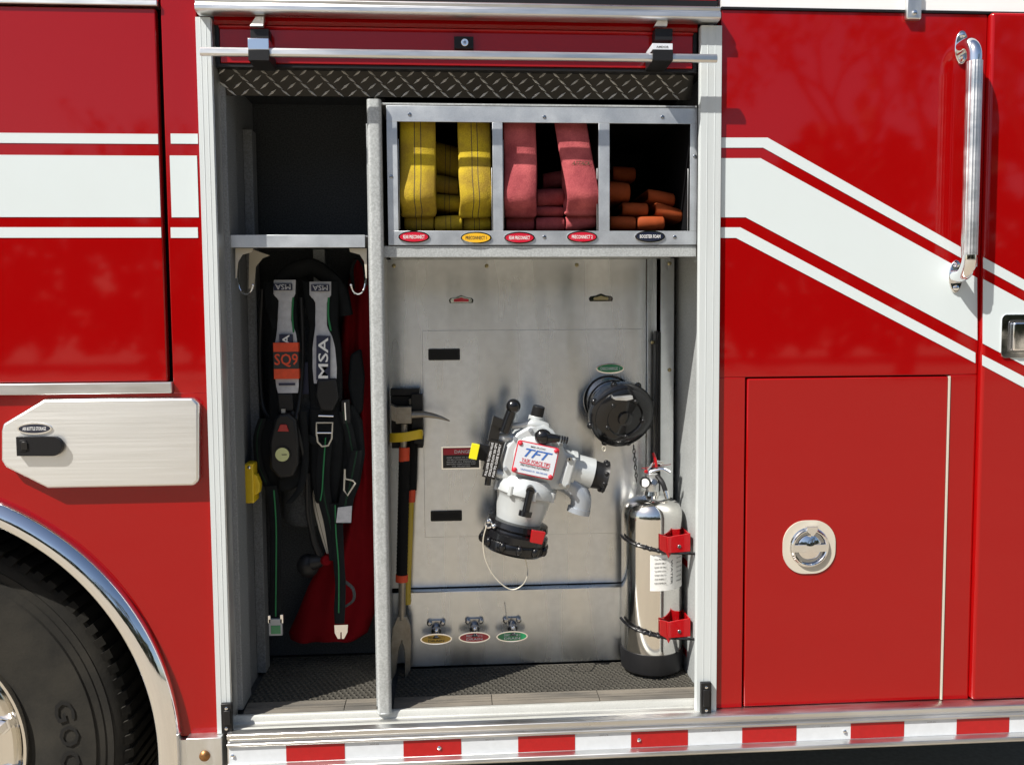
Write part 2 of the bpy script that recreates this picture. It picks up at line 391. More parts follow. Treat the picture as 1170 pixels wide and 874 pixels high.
m.box(xi0, xi0+.011, ya+.006, ya+.04, Z(520, 80, ya), Z(520, 25, ya), 'black'); m.box(xi1-.011, xi1, ya+.006, ya+.04, Z(520, 80, ya), Z(520, 25, ya), 'black')
rd = m.build('roller_door', T, bevel=0.001, label='red roller door slats rolled up under the header')
m = MB(); yb = -0.066
xa, xb = X(228, 58, yb), X(820, 66, yb); z0 = Z(520, 67, yb); z1 = Z(520, 57.5, yb)
m.xprism([(yb, z0+.004), (yb, z1-.005), (yb+.004, z1), (yb+.011, z1), (yb+.014, z1-.004), (yb+.014, z0+.004), (yb+.011, z0), (yb+.004, z0)], xa, xb, 'alurail')
m.build('pull_bar', rd, bevel=0.001)
for px, wd, silver in ((295, 24, 1), (757, 23, 0)):
    m = MB()
    m.pbox(px-wd/2, 44 if silver else 50, px+wd/2, 57, yb-.004, ya, 'chrome' if silver else 'plate')
    m.pbox(px-wd/2+.5, 57, px+wd/2+.5, 69.5, yb-.005, ya, 'black')
    m.pbox(px-wd/2+3, 33, px+wd/2, 46, -0.02, ya, 'black')
    c0 = W(px-3, 30, -.03); c1 = W(px+2, 19, -.012)
    m.add([(c0.x-.014, c0.y, c0.z), (c0.x+.018, c0.y, c0.z), (c1.x+.010, c1.y, c1.z), (c1.x-.010, c1.y, c1.z),
           (c0.x-.014, c0.y+.012, c0.z), (c0.x+.018, c0.y+.012, c0.z), (c1.x+.010, c1.y+.012, c1.z), (c1.x-.010, c1.y+.012, c1.z)],
          [(0, 1, 2, 3), (4, 7, 6, 5), (0, 4, 5, 1), (1, 5, 6, 2), (2, 6, 7, 3), (3, 7, 4, 0)], 'alu')
    if not silver:
        c = W(px, 54, yb-.0045); m.text('AMDOR', (c.x, c.y, c.z), .03, .005, 'inkb')
    m.build('latch_clip', rd, bevel=0.001)
m = MB(); m.pbox(519, 42, 541, 56, 0.000, ya+.01, 'black'); c = W(531, 49, -.004)
m.cyl((c.x, .002, c.z), (c.x, -.006, c.z), .009, 'chrome'); m.cyl((c.x, -.005, c.z), (c.x, -.008, c.z), .004, 'darkchrome')
m.build('lock', rd, bevel=0.001)

# compartment shell
yB = 0.42; yP = 0.33
zfl = Z(600, 803, 0.03)                       # floor level
zce = Z(520, 76, 0.03)
xL, xRt = xj1-.003, xk0+.003
xdv0, xdv1 = X(425, 450, 0.01), X(441, 450, 0.01)
m = MB(); m.box(xL-.012, xL, 0.05, .75, zfl-.02, ZT-.1, 'grey')
m.box(xL, xL+.018, .05, .052+.09, zfl, zce, 'grey')
m.box(xL, xL+.026, .29, .34, zfl, zce-.10, 'grey')
m.build('compartment_wall', T, bevel=0.002, label='left speckled grey lining with two upright channels')
xWl = X(811, 430, 0)
m = MB(); m.box(xWl, xWl+.012, 0.03, .75, zfl-.02, ZT-.1, 'post'); m.build('compartment_wall', T)
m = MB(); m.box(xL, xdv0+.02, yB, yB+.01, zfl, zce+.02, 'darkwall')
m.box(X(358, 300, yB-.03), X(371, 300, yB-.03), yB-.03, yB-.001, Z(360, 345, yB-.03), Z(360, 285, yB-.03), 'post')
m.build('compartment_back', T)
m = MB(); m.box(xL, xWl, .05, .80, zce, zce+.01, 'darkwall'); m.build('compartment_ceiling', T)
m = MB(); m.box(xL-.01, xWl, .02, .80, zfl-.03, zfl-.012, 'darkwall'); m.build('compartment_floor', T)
# diamond plate header
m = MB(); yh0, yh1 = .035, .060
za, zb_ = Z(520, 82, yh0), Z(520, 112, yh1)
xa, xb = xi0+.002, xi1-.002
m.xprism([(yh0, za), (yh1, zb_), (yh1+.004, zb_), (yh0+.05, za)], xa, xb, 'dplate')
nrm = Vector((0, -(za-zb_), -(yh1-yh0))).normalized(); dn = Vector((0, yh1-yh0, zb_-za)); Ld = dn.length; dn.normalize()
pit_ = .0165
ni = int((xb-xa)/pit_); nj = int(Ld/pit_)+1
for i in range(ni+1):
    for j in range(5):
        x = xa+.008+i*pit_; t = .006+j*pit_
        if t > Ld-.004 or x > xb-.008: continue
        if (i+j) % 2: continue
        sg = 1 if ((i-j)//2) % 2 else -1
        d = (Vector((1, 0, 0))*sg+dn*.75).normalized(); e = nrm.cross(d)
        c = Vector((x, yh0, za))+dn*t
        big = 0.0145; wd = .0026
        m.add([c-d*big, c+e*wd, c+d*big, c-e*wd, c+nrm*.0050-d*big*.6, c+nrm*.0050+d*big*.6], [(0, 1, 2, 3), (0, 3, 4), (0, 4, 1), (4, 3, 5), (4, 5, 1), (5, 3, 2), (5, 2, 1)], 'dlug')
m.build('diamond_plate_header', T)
# partition
m = MB(); m.box(xdv0+.012, xdv0+.018, .085, yB, zfl, zce, 'post'); m.box(xdv0+.012, xdv0+.018, .03, .085, zfl, Z(430, 116, .03), 'post')
m.build('partition', T)
m = MB()
zdt = Z(430, 113, 0)
pr = rrect((xdv0+xdv1)/2, 0.019, xdv1-xdv0, .034, .009)
n = len(pr)
zb0 = zfl-.004
vs = [(p[0], p[1], zb0) for p in pr]+[(p[0], p[1], zdt) for p in pr]
m.add(vs, [tuple(range(n))[::-1], tuple(range(n, 2*n))]+[(i, (i+1) % n, (i+1) % n+n, i+n) for i in range(n)], 'post')
m.box(xdv0-.006, xdv0+.004, .045, .055, zfl, zdt-.05, 'post')
m.sphere(((xdv0+xdv1)/2, .016, zb0+.002), (.022, .016, .006), 'post')
m.build('partition_post', T)
# shelf
m = MB(); ys = .06
m.pbox(259, 268.5, 417, 283, ys, ys+.004, 'frame')
zs1 = Z(340, 268.5, ys)
m.box(X(259, 275, ys), xdv0-.002, ys+.004, yB, zs1-.006, zs1-.001, 'grey')
sh = m.build('shelf', T, bevel=0.001)
for px, sg in ((269, 1), (419, -1)):
    m = MB()
    P = [(px, 284), (px+sg*20, 284), (px+sg*19, 288), (px+sg*8, 291), (px+sg*3, 299), (px+sg*1, 318), (px, 318)]
    m.pprism(P, .08, .084, 'brass' if 0 else 'cream'); m.build('bracket', sh)
m = MB(); P = [(285, 284), (308, 292), (300, 295), (292, 305), (290, 330), (284, 330)]; m.pprism(P, .2, .204, 'cream'); m.build('bracket', sh)
for px in (272, 418):
    sg = 1 if px < 300 else -1
    for k in range(2):
        m = MB(); y = .10+.035*k
        pts = [W(px, 292, y), W(px, 315, y), W(px+sg*2, 330, y), W(px+sg*8, 336, y-.01), W(px+sg*14, 334, y-.02), W(px+sg*17, 326, y-.03)]
        m.tube(bz(pts, 20), .0024, 'chrome', 8); m.sphere(pts[-1], .0036, 'chrome', 10, 6); m.build('hook', sh)

# hose box
m = MB(); yf = 0.024
xs = [442.5, 454.5, 563, 574.5, 684, 696.5, 788.5, 797]; zt_, zo0, zo1, zb2 = 122.5, 140.5, 264, 280
zA, zB, zC, zD = Z(620, zt_, yf), Z(620, zo0, yf), Z(620, zo1, yf), Z(620, zb2, yf)
xx = [X(a, 200, yf) for a in xs]; xx[7] = xRt-.001
m.box(xx[0], xx[7], yf, yf+.003, zB, zA, 'frame'); m.box(xx[0], xx[7], yf, yf+.003, zD, zC, 'frame')
for a, b in ((0, 1), (2, 3), (4, 5), (6, 7)): m.box(xx[a], xx[b], yf, yf+.003, zC, zB, 'frame')
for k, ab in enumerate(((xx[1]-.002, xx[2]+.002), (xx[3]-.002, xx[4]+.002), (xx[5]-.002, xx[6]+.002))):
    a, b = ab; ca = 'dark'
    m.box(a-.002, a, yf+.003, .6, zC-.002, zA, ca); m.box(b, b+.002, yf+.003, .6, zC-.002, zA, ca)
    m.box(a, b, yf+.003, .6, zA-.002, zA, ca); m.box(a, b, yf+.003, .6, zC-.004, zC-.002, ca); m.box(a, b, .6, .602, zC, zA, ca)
    m.box(a+.003, a+.0045, yf+.012, yf+.016, zC+.004, zB-.04, 'alu'); m.box(b-.0045, b-.003, yf+.012, yf+.016, zC, zB-.11, 'alu')
zu = Z(620, 281, .03)
m.box(xdv1-.004, xRt-.001, yf+.006, yP+.01, zD-.012, zD-.003, 'post')
m.box(xdv1-.004, xRt-.001, yf+.004, yf+.012, zD-.030, zD-.002, 'post')
m.box(xdv1-.004, xRt-.001, yf+.006, .62, zA+.003, zA+.008, 'post')
hb = m.build('hose_box', T, bevel=0.0006, label='aluminium framed hose box with three openings')
for px, py in ((468, 131), (622, 134), (757, 134), (447, 202), (794, 179), (622, 271), (771, 271)):
    m = MB(); c = W(px, py, yf); m.lathe((c.x, yf, c.z), (0, -1, 0), [(0, .005), (.0015, .0042), (.002, .002), (.0012, .0018)], 'darkchrome', 14); m.build('screw', hb)
for px, py, c, t, tc_ in ((473, 271, 'bred', 'REAR PRECONNECT', 'ink'), (544, 272, 'byel', 'PRECONNECT 1', 'inkb'), (593.5, 272, 'bred', 'REAR PRECONNECT', 'ink'), (665, 271, 'bred', 'PRECONNECT 2', 'ink'), (742.5, 270.5, 'bblk', 'BOOSTER FOAM', 'ink')):
    badge(px, py, 35, 13.5, yf, c, [t], hb, tc_)

# back panel of the pump bay
m = MB()
xp0, xp1 = xdv1-.02, X(738, 400, yP)
zp0, zp1 = Z(600, 668, yP), zD-.012
m.box(xp0, xp1, yP, yP+.01, zp0, zp1, 'steel')
# removable access sheet with a fine gap round it
xs0, xs1, zs0, zs1_ = X(484, 500, yP), X(747, 500, yP), Z(600, 611, yP), Z(600, 377, yP)
m.box(xs0, xp1, yP-.0022, yP, zs0, zs1_, 'steel')
bp = m.build('back_panel', T, bevel=0.0008)
m = MB()
m.box(xp1+.001, X(750, 400, yP-.01), yP-.012, yP+.01, zfl, zp1, 'steel'); m.box(X(753, 400, yP-.012), X(772, 400, yP-.05), yP-.03, yP+.01, zfl, zp1, 'steel')
m.build('support_channel', T, bevel=0.001)
m = MB(); m.box(X(748, 450, yP-.04), X(750, 450, yP-.04), yP-.05, yP-.03, Z(750, 560, yP-.04), Z(750, 378, yP-.04), 'black')
m.box(X(751.5, 450, yP-.04), X(754, 450, yP-.04), yP-.05, yP-.03, Z(750, 560, yP-.04), Z(750, 379, yP-.04), 'black'); m.build('rod', T)
for px, py in ((450, 304), (556, 304), (659, 303), (762, 302), (743, 391), (762, 422)):
    m = MB(); c = W(px, py, yP); yy = yP if px < 740 else yP-.03
    m.lathe((c.x, yy, c.z), (0, -1, 0), [(0, .006), (.003, .0055), (.005, .003)], 'brass', 12); m.build('screw', bp)
for px, py, h in ((507.5, 405, 13), (510, 589, 12)):
    m = MB(); c = W(px, py, yP-.0025); s_ = S(yP)
    m.prism(rrect(c.x, c.z, 36*s_, h*s_, .004), yP-.006, yP-.002, 'black')
    m.prism(rrect(c.x, c.z, 31*s_, (h-5)*s_, .003), yP-.007, yP-.006, 'rubberd'); m.build('finger_pull', bp)
for px, py, cc in ((527, 343, 'bred'), (686.5, 341, 'brass')):
    m = MB(); c = W(px, py, yP); s_ = S(yP)
    def em(k): return [(c.x-13*k*s_, c.z-3.4*k*s_), (c.x+13*k*s_, c.z-3.4*k*s_), (c.x+14*k*s_, c.z), (c.x+12*k*s_, c.z+2.2*k*s_), (c.x+6*k*s_, c.z+3*k*s_), (c.x, c.z+5.4*k*s_), (c.x-6*k*s_, c.z+3*k*s_), (c.x-12*k*s_, c.z+2.2*k*s_), (c.x-14*k*s_, c.z)]
    m.prism(em(1.0), yP-.003, yP, 'gloss'); m.prism(em(.88), yP-.0036, yP-.003, 'chrome'); m.prism([(c.x+(a-c.x)*.62, c.z+(b-c.z)*.55) for a, b in em(1)], yP-.0042, yP-.0036, cc)
    m.build('emblem', bp)
badge(697, 421, 33, 12, yP-.0022, 'bgrn', ['DISCHARGE 1'], bp)
m = MB(); yq = yP-.0024
m.pbox(504.5, 509.5, 549, 536, yq-.002, yq, 'chrome'); m.pbox(506, 511.5, 547.5, 534.5, yq-.0026, yq-.002, 'inkb'); m.pbox(506.5, 512, 547, 519.5, yq-.0032, yq-.0026, 'inkred')
c = W(527, 516, yq-.0038); m.text('DANGER', (c.x+.008, c.y, c.z), .055, .010, 'ink')
for i in range(5):
    c = W(527, 522.5+i*2.5, yq-.0032); m.text(('KEEP CLEAR OF OUTLET', 'WHEN CHARGING LINES', 'RELIEVE ALL PRESSURE', 'BEFORE REMOVING CAP', 'OR ADAPTER')[i], (c.x, c.y, c.z), .084-(.03 if i == 4 else 0), .0032, 'ink')
m.build('warning_plate', bp)
# lower drain panel
m = MB(); yl = yP-.035
xl0, xl1 = X(466, 710, yl), X(709, 710, yl)
m.box(xl0, xp1+.03, yl, yP+.01, zfl, Z(600, 673, yl), 'steel')
m.box(xp0, xl0-.002, yP-.004, yP+.01, zfl, zp0-.012, 'steel')
dp = m.build('drain_panel', T, bevel=0.002)
m = MB(); m.box(xp0, xp1+.03, yP-.002, yP+.005, zp0-.02, zp0, 'dark'); m.build('panel_gap', T)
for px, py, col, tt, tc_ in ((498.5, 714, 'byel', ['PRECONNECT 1', 'DRAIN'], 'inkb'), (542, 712, 'bred', ['PRECONNECT 2', 'DRAIN'], 'ink'), (585, 711, 'bgrn', ['DISCHARGE 1', 'DRAIN'], 'ink')):
    m = MB(); c = W(px, py, yl)
    m.prism(rrect(c.x, c.z+.008, .050, .018, .007), yl-.008, yl, 'darkchrome')
    for sg in (-1, 1): m.lathe((c.x+sg*.019, yl-.007, c.z+.010), (0, -1, 0), [(0, .0085), (.005, .008), (.008, .004)], 'darkchrome', 12)
    m.cyl((c.x, yl, c.z-.004), (c.x, yl-.026, c.z-.008), .0145, 'darkchrome'); m.cyl((c.x, yl-.02, c.z-.006), (c.x, yl-.042, c.z-.026), .010, 'darkchrome'); m.sphere((c.x, yl-.028, c.z-.006), .008, 'chrome', 14, 8)
    m.cyl((c.x, yl-.008, c.z-.014), (c.x, yl-.034, c.z-.032), .013, 'gloss')
    dv = m.build('drain_valve', T, bevel=0.0008)
    badge(px, py+15.5, 37, 13, yl-.04, col, tt, dv, tc_, name='pull_plate')
m = MB(); c = W(577, 690, yl-.01); m.tube(bz([c, W(579, 704, yl-.02), W(581, 715, yl-.025), W(585, 709, yl-.02)], 12), .0012, 'wire', 6); m.build('broken_wire', T)

# black capped discharge outlet
A = W(695, 457, yP); B = W(725, 490, .130); ax = (B-A).normalized(); Lx = (B-A).length
m = MB()
m.lathe(A-ax*.03, ax, [(0, .07), (.045, .07), (.046, .062), (.085, .060), (.09, .068), (.105, .068)], 'darkchrome', 40)
m.cyl(A+Vector((0, .01, 0)), A-Vector((0, .012, 0)), .074, 'gloss', n=40)
do = m.build('discharge_outlet', T, bevel=0.001)
m = MB()
o = A+ax*.062
m.lathe(o, ax, [(0, 0.0706), (.004, 0.0813), (.018, 0.0835), (.021, 0.0770), (.026, 0.0781), (.030, 0.0920), (.036, 0.0952), (.058, 0.0952), (.063, 0.0910), (.066, 0.0835), (.070, 0.0835), (.076, 0.0749), (.080, 0.0621), (.080, 0.0535), (.074, 0.0492), (.076, 0.0214), (.085, 0.0193), (.088, 0.0107)], 'gloss', 48)
e1 = ax.orthogonal().normalized(); e2 = ax.cross(e1)
for k in range(8):
    an = 2*PI*k/8+.3; r = e1*math.cos(an)+e2*math.sin(an)
    m.sphere(o+ax*.047+r*.094, .010, 'gloss', 10, 6)
for k in range(5):
    an = 2*PI*k/5+.9; r = e1*math.cos(an)+e2*math.sin(an)
    m.sphere(o+ax*.078+r*.056, .007, 'gloss', 10, 6)
cp = m.build('cap', do)
m = MB()
c = W(713, 455, .13)
m.prism([(c.x-.030, c.z+.008), (c.x-.026, c.z+.002), (c.x, c.z+.004), (c.x+.026, c.z+.006), (c.x+.028, c.z-.004), (c.x+.01, c.z-.008), (c.x-.02, c.z-.006), (c.x-.028, c.z-.002)], .142, .168, 'alu'); m.build('lever', do, bevel=.002)
m = MB(); q = [W(690, 505, .2)+Vector((0, 0, -.006*i)) for i in range(3)]
m.tube([W(690, 510, .2)+Vector((.005*math.cos(t), 0, .007*math.sin(t)-.006)) for t in [2*PI*i/14 for i in range(14)]], .001, 'wire', 6, closed=True); m.build('ring', do)
m = MB(); 
for i in range(9):
    c = W(724+i*.4, 511+i*4.6, .24); m.tube([c+Vector(((.0035*math.cos(t)) if i % 2 else 0, (.0035*math.cos(t)) if not i % 2 else 0, .0075*math.sin(t))) for t in [2*PI*k/12 for k in range(12)]], .0013, 'gloss', 6, closed=True)
m.build('chain', do)

# ------------------------------------------------------------------ sill + rub rail
m = MB()
prof = [(.035, zfl-.004), (.022, zfl-.002), (.018, zfl-.008), (.016, Z(560, 815, .016)), (.010, Z(560, 818, .01)), (-.012, Z(560, 821, -.012)), (-.022, Z(560, 826, -.022)), (-.020, Z(560, 835, -.02)), (.035, Z(560, 837, .0))]
m.xprism(prof, xL-.004, xRt+.004, 'sill'); m.build('sill', T, bevel=0.0015)
zr = [Z(560, p, -.04) for p in (828, 834, 838, 841.5, 862, 867, 875)]
m = MB(); xr0 = X(259, 860, -.04)
prof = [(.03, zr[0]+.002), (-.028, zr[0]+.001), (-.036, zr[0]-.003), (-.037, zr[1]), (-.030, zr[1]-.003), (-.030, zr[2]), (-.040, zr[2]-.002), (-.041, zr[3]), (-.034, zr[3]-.003), (-.034, zr[4]), (-.052, zr[4]-.004), (-.054, zr[4]-.012), (-.048, zr[4]-.018), (.03, zr[4]-.016)]
m.xprism(prof, xr0, XR, 'alurail')
rr = m.build('rub_rail', T, bevel=0.0012)
zt2, zt3 = zr[3]-.0035, zr[4]+.0005
reds = [(327, 394), (461, 527), (592, 657), (721, 786), (848, 910), (972, 1033), (1093, 1153)]
px_ = 262
m = MB(); m.box(xr0+.004, XR, -.0346, -.034, zt3, zt2, 'tapew'); m.build('reflective_tape', rr, label='white reflective tape along the rub rail')
for a, b in reds+[(1211, 1270)]:
    m = MB(); c = (a+b)/2; pyc = 860-(c-360)*.039
    m.box(X(a, pyc, -.035), X(b, pyc, -.035), -.0353, -.0346, zt3+.001, zt2-.001, 'tape'); m.build('reflective_tape', rr)
for px in (428, 560, 690, 818, 943, 1064):
    m = MB(); x_ = X(px, 862-(px-360)*.039, -.035); m.text('DOT-C2', (x_, -.0349, zt2-.006), .022, .0035, 'darkchrome'); m.build('tape_marking', rr)
for px in (266, 502, 730, 965):
    m = MB(); x_ = X(px, 866-(px-266)*.045, -.035); m.lathe((x_, -.0347, (zt2+zt3)/2), (0, -1, 0), [(0, .0055), (.003, .005), (.005, .002)], 'chrome', 14); m.build('screw', rr)
m = MB()
m.pbox(213.5, 843, 254, 900, -.030, .03, 'alu'); 
cb = m.build('corner_bracket', T, bevel=.0015)
m = MB(); m.pbox(204.5, 845, 214, 900, -.012, .03, 'alu'); m.build('back_plate', cb)
m = MB(); c = W(234, 863, -.03); m.lathe((c.x, -.03, c.z), (0, -1, 0), [(0, .0135), (.004, .013), (.008, .009), (.010, .004)], 'bolt', 20); m.build('bolt', cb)
for a, b, c_, d in ((252.5, 804, 265, 838), (801, 780, 813, 817)):
    m = MB(); m.pbox(a, b, c_, d, -.024, -.012, 'black'); m.pbox(a+3, b+8, c_-2, d-10, -.030, -.024, 'black')
    ds = m.build('door_stop', T, bevel=.0015)
    for py in (b+5, d-6):
        m = MB(); c = W((a+c_)/2, py, -.024); m.lathe((c.x, -.024, c.z), (0, -1, 0), [(0, .0042), (.002, .004), (.003, .002)], 'chrome', 12); m.build('screw', ds)
# chassis skirt below
m = MB(); m.box(cxw+.66, XR, .12, 2.3, .42, zr[4]-.016, 'dark'); m.box(XL, cxw-.66, .12, 2.3, .42, zsill, 'dark'); m.build('chassis', T)
m = MB(); m.box(XL+.002, XR-.002, .82, 2.4, zsill, ZT, 'red'); m.box(XL+.004, XR-.004, .03, .82, ZT-.09, ZT-.01, 'dark')
m.box(xWl+.02, XR, .035, .82, zr[4], ZT-.1, 'dark'); m.box(XL, X(140, 300)-.35, .06, .82, czw+Rarch+.03, ZT-.1, 'dark'); m.build('body_shell', T)

# ------------------------------------------------------------------ right-hand body
xb0 = xk1+.001; xcab = X(1119, 350)
dx0, dx1, dz1, dz0 = X(851.5, 620), X(1079, 620), Z(965, 431.5), Z(965, 808.5)
zwt = Z(960, 11); 
m = MB(); g = .004
zsr = zr[0]+.0025
m.box(xb0, xcab, 0, .03, dz1+g, zwt-.006, 'red')
m.box(xb0, dx0-g, 0, .03, zsr, dz1+g, 'red'); m.box(dx1+g, xcab, 0, .03, zsr, dz1+g, 'red'); 
brp = m.build('body_panel', T, bevel=.002)
m = MB(); m.box(dx0+.001, dx1-.001, -.001, .02, zsr+.002, dz1, 'red')
d2 = m.build('compartment_door', T, bevel=.003, label='lower red compartment door with a recessed ring latch')
m = MB(); m.box(dx1-.0005, dx1+.0035, -.003, .01, zsr+.002, dz1+.001, 'cream'); m.build('hinge', d2)
m = MB(); m.box(dx0-.01, dx1+.01, .031, .034, zsr, dz1+.01, 'dark'); m.build('door_seal', T)
m = MB(); m.box(xb0, XR, -.004, .03, zwt-.006, zwt, 'black'); m.build('seal_strip', T)
m = MB(); m.box(xb0, XR, 0, .03, zwt, zwt+.5, 'whitep'); m.build('roof_panel', T, label='white upper body above the black seal')
# cab door
m = MB(); m.box(xcab+.001, XR, -.016, .03, zsr+.002, zwt-.005, 'red'); cd = m.build('cab_door', T, bevel=.009, seg=4)
# stripes
def stripe(pts, y, parent):
    m = MB(); m.pprism(pts, y-.0012, y, 'white'); m.build('stripe', parent)
E1 = 1116.5
stripe([(824, 157.5), (877, 157.5), (E1, 293), (E1, 305), (872, 169), (824, 169)], 0, brp)
stripe([(824, 181), (869, 181), (E1, 317.5), (E1+.3, 389), (852, 248.5), (823.5, 248.5)], 0, brp)
stripe([(823.5, 260), (846, 260), (1114.5, 403), (1114.5, 415), (841, 272), (823, 272)], 0, brp)
yc_ = -.016; k0 = 1123.5
stripe([(k0, 294), (1290, 386), (1290, 398), (k0, 306.5)], yc_, cd)
stripe([(k0, 319), (1290, 409), (1290, 481), (k0-.5, 392.5)], yc_, cd)
stripe([(k0-1, 405.5), (1290, 493), (1290, 507), (k0-1, 417.5)], yc_, cd)
# cab door handle
m = MB(); c = W(1172, 384, yc_); s_ = S(0)
m.prism(rrect(c.x, c.z, 62*s_, 51*s_, .014), yc_-.004, yc_, 'chrome'); 
m.prism(rrect(c.x+.004, c.z, 50*s_, 38*s_, .010), yc_-.0045, yc_-.004, 'darkchrome')
hd = m.build('door_handle', cd, bevel=.0015)
m = MB(); m.prism(rrect(c.x+.008, c.z-.001, 46*s_, 33*s_, .006), yc_-.016, yc_-.0045, 'chrome')
m2 = m; m2.build('paddle', cd, bevel=.004, seg=3)
# D-ring latch
m = MB(); c = W(924, 624.5, 0); 
m.prism(rrect(c.x, c.z, 64*s_, 64*s_, 27*s_, 10), -.004, -.001, 'cream')
m.lathe((c.x, -.0045, c.z), (0, 1, 0), [(0, 24*s_), (-.001, 23*s_), (.0005, 22.5*s_), (.002, 22*s_), (.0035, 15*s_), (.0035, 2*s_)], 'chrome', 40, cap=False)
m.prism(ell(c.x, c.z, 22.4*s_, 22.4*s_), -.0042, -.004, 'darkchrome')
lt = m.build('ring_latch', d2)
m = MB()
ring = [(c.x+21*s_*math.cos(t), -.0085, c.z+21*s_*math.sin(t)) for t in [2*PI*i/40 for i in range(40)]]
m.tube(ring, .0042, 'chrome', 10, closed=True)
m.box(c.x-20*s_, c.x+20*s_, -.012, -.006, c.z-5*s_, c.z+4*s_, 'chrome')
m.lathe((c.x, -.006, c.z), (0, -1, 0), [(0, 15*s_), (.003, 13*s_), (.006, 6*s_), (.008, 3*s_)], 'chrome', 30)
m.prism([(c.x-6*s_, c.z+26*s_), (c.x+8*s_, c.z+26*s_), (c.x+7*s_, c.z+20*s_), (c.x+2*s_, c.z+14*s_), (c.x-4*s_, c.z+19*s_)], -.017, -.006, 'chrome')
m.build('ring_handle', d2, bevel=.0008)
# clip on the roof line
m = MB(); m.pbox(1036.5, -14, 1053.5, 22, -.014, 0, 'alu'); cl = m.build('roof_clip', T, bevel=.003)
m = MB(); c = W(1045, 15, -.014); m.lathe((c.x, -.014, c.z), (0, -1, 0), [(0, .006), (.004, .0055), (.005, .002)], 'chrome', 14); m.build('screw', cl)
# handrail
xh = W(1097, 55).x; yr = -.060; r_ = .0175
zA_, zB_ = W(1097, 55).z, W(1092, 316).z
xh2 = W(1091, 318).x; xh = (xh+xh2)/2+.001
m = MB()
path = [(xh, 0, zA_)]+[(xh, yr+.034-.034*math.sin(t), zA_-.034*(1-math.cos(t))-.0) for t in [PI/2*i/10 for i in range(11)]]
path = [(xh, -.002, zA_)]+[(xh, yr+.040*(1-math.sin(t)), zA_-.040*(1-math.cos(t))) for t in [PI/2*i/10 for i in range(11)]]+[(xh, yr, zA_-.055)]
m.tube(path, r_, 'chrome', 24); hr = m.build('handrail', T); ub = m = MB()
path2 = [(xh, -.002, zB_)]+[(xh, yr+.040*(1-math.sin(t)), zB_+.040*(1-math.cos(t))) for t in [PI/2*i/10 for i in range(11)]]+[(xh, yr, zB_+.055)]
m.tube(path2, r_, 'chrome', 24); m.build('lower_elbow', hr)
m = MB()
nn = 36; pr = []
for i in range(nn):
    a = 2*PI*i/nn; rr_ = r_*(1.04+(.0 if i % 2 else .05)); pr.append((xh+rr_*math.cos(a), yr+rr_*math.sin(a)))
za, zb3 = zB_+.050, zA_-.052
vs = [(p[0], p[1], za) for p in pr]+[(p[0], p[1], zb3) for p in pr]
m.add(vs, [tuple(range(nn))[::-1], tuple(range(nn, 2*nn))]+[(i, (i+1) % nn, (i+1) % nn+nn, i+nn) for i in range(nn)], 'alurail'); m.build('grip', hr, smooth=20)
for zc in (zA_, zB_):
    m = MB(); m.prism(ell(xh, zc, .0185, .042, 32), -.006, 0, 'chrome'); fl = m.build('flange', hr, bevel=.002)
    for sg in (-1, 1):
        m = MB(); m.lathe((xh, -.006, zc+sg*.030), (0, -1, 0), [(0, .0075), (.003, .007), (.005, .003)], 'chrome', 14); m.build('screw', hr)

# ------------------------------------------------------------------ wheel and fender
m = MB()
Ro, Ri = 325*S(0), 298*S(0); k = 96
prof = [(Ro, .0), (Ro+.001, -.010), (Ro-.006, -.022), (Ro-.020, -.034), (Ro-.036, -.038), (Ro-.050, -.034), (Ri+.001, -.020), (Ri, 0.03), (Ri+.006, .03), (Ro-.005, .01)]
vs = []; np_ = len(prof)
for i in range(k+1):
    a = math.radians(-12+204*i/k)
    for r, y in prof: vs.append((cxw+r*math.cos(a), y, czw+r*math.sin(a)))
m.add(vs, [(i*np_+q, i*np_+(q+1) % np_, (i+1)*np_+(q+1) % np_, (i+1)*np_+q) for i in range(k) for q in range(np_)], 'chrome')
m.build('fender_trim', T, smooth=60)
m = MB(); vs = []
for i in range(k+1):
    a = math.radians(-12+204*i/k)
    vs += [(cxw+(Ri+.02)*math.cos(a), .02, czw+(Ri+.02)*math.sin(a)), (cxw+(Ri+.02)*math.cos(a), .8, czw+(Ri+.02)*math.sin(a))]
m.add(vs, [(2*i, 2*i+1, 2*i+3, 2*i+2) for i in range(k)], 'dark'); m.build('wheel_well', T)
m = MB(); m.box(cxw-1.1, cxw+.95, .70, .72, .3, czw+Ro, 'dark'); m.build('wheel_well', T)
yw = .085; cw = W(-112, 859, yw); wx, wz = cw.x, cw.z; Rt = 246*S(yw)
wheel = MB(); wheel.cyl((wx, yw+.1, wz), (wx, .7, wz), .12, 'dark'); wh = wheel.build('wheel', T)
m = MB(); o = (wx, 0, wz)
pr = [(yw+.34, Rt-.05), (yw+.33, Rt-.006), (yw+.06, Rt), (yw+.030, Rt-.004), (yw+.020, Rt-.014), (yw+.008, Rt-.030), (yw+.007, Rt-.033), (yw+.004, Rt-.034), (yw+.003, Rt-.052), (yw+.000, Rt-.054), (yw-.002, Rt-.072), (yw-.007, Rt-.075), (yw-.010, Rt-.115), (yw-.008, Rt-.170), (yw-.002, Rt-.205), (yw+.010, .325), (yw+.012, .312), (yw+.05, .312)]
m.lathe((wx, 0, wz), (0, 1, 0), pr, 'rubber', 128, cap=False)
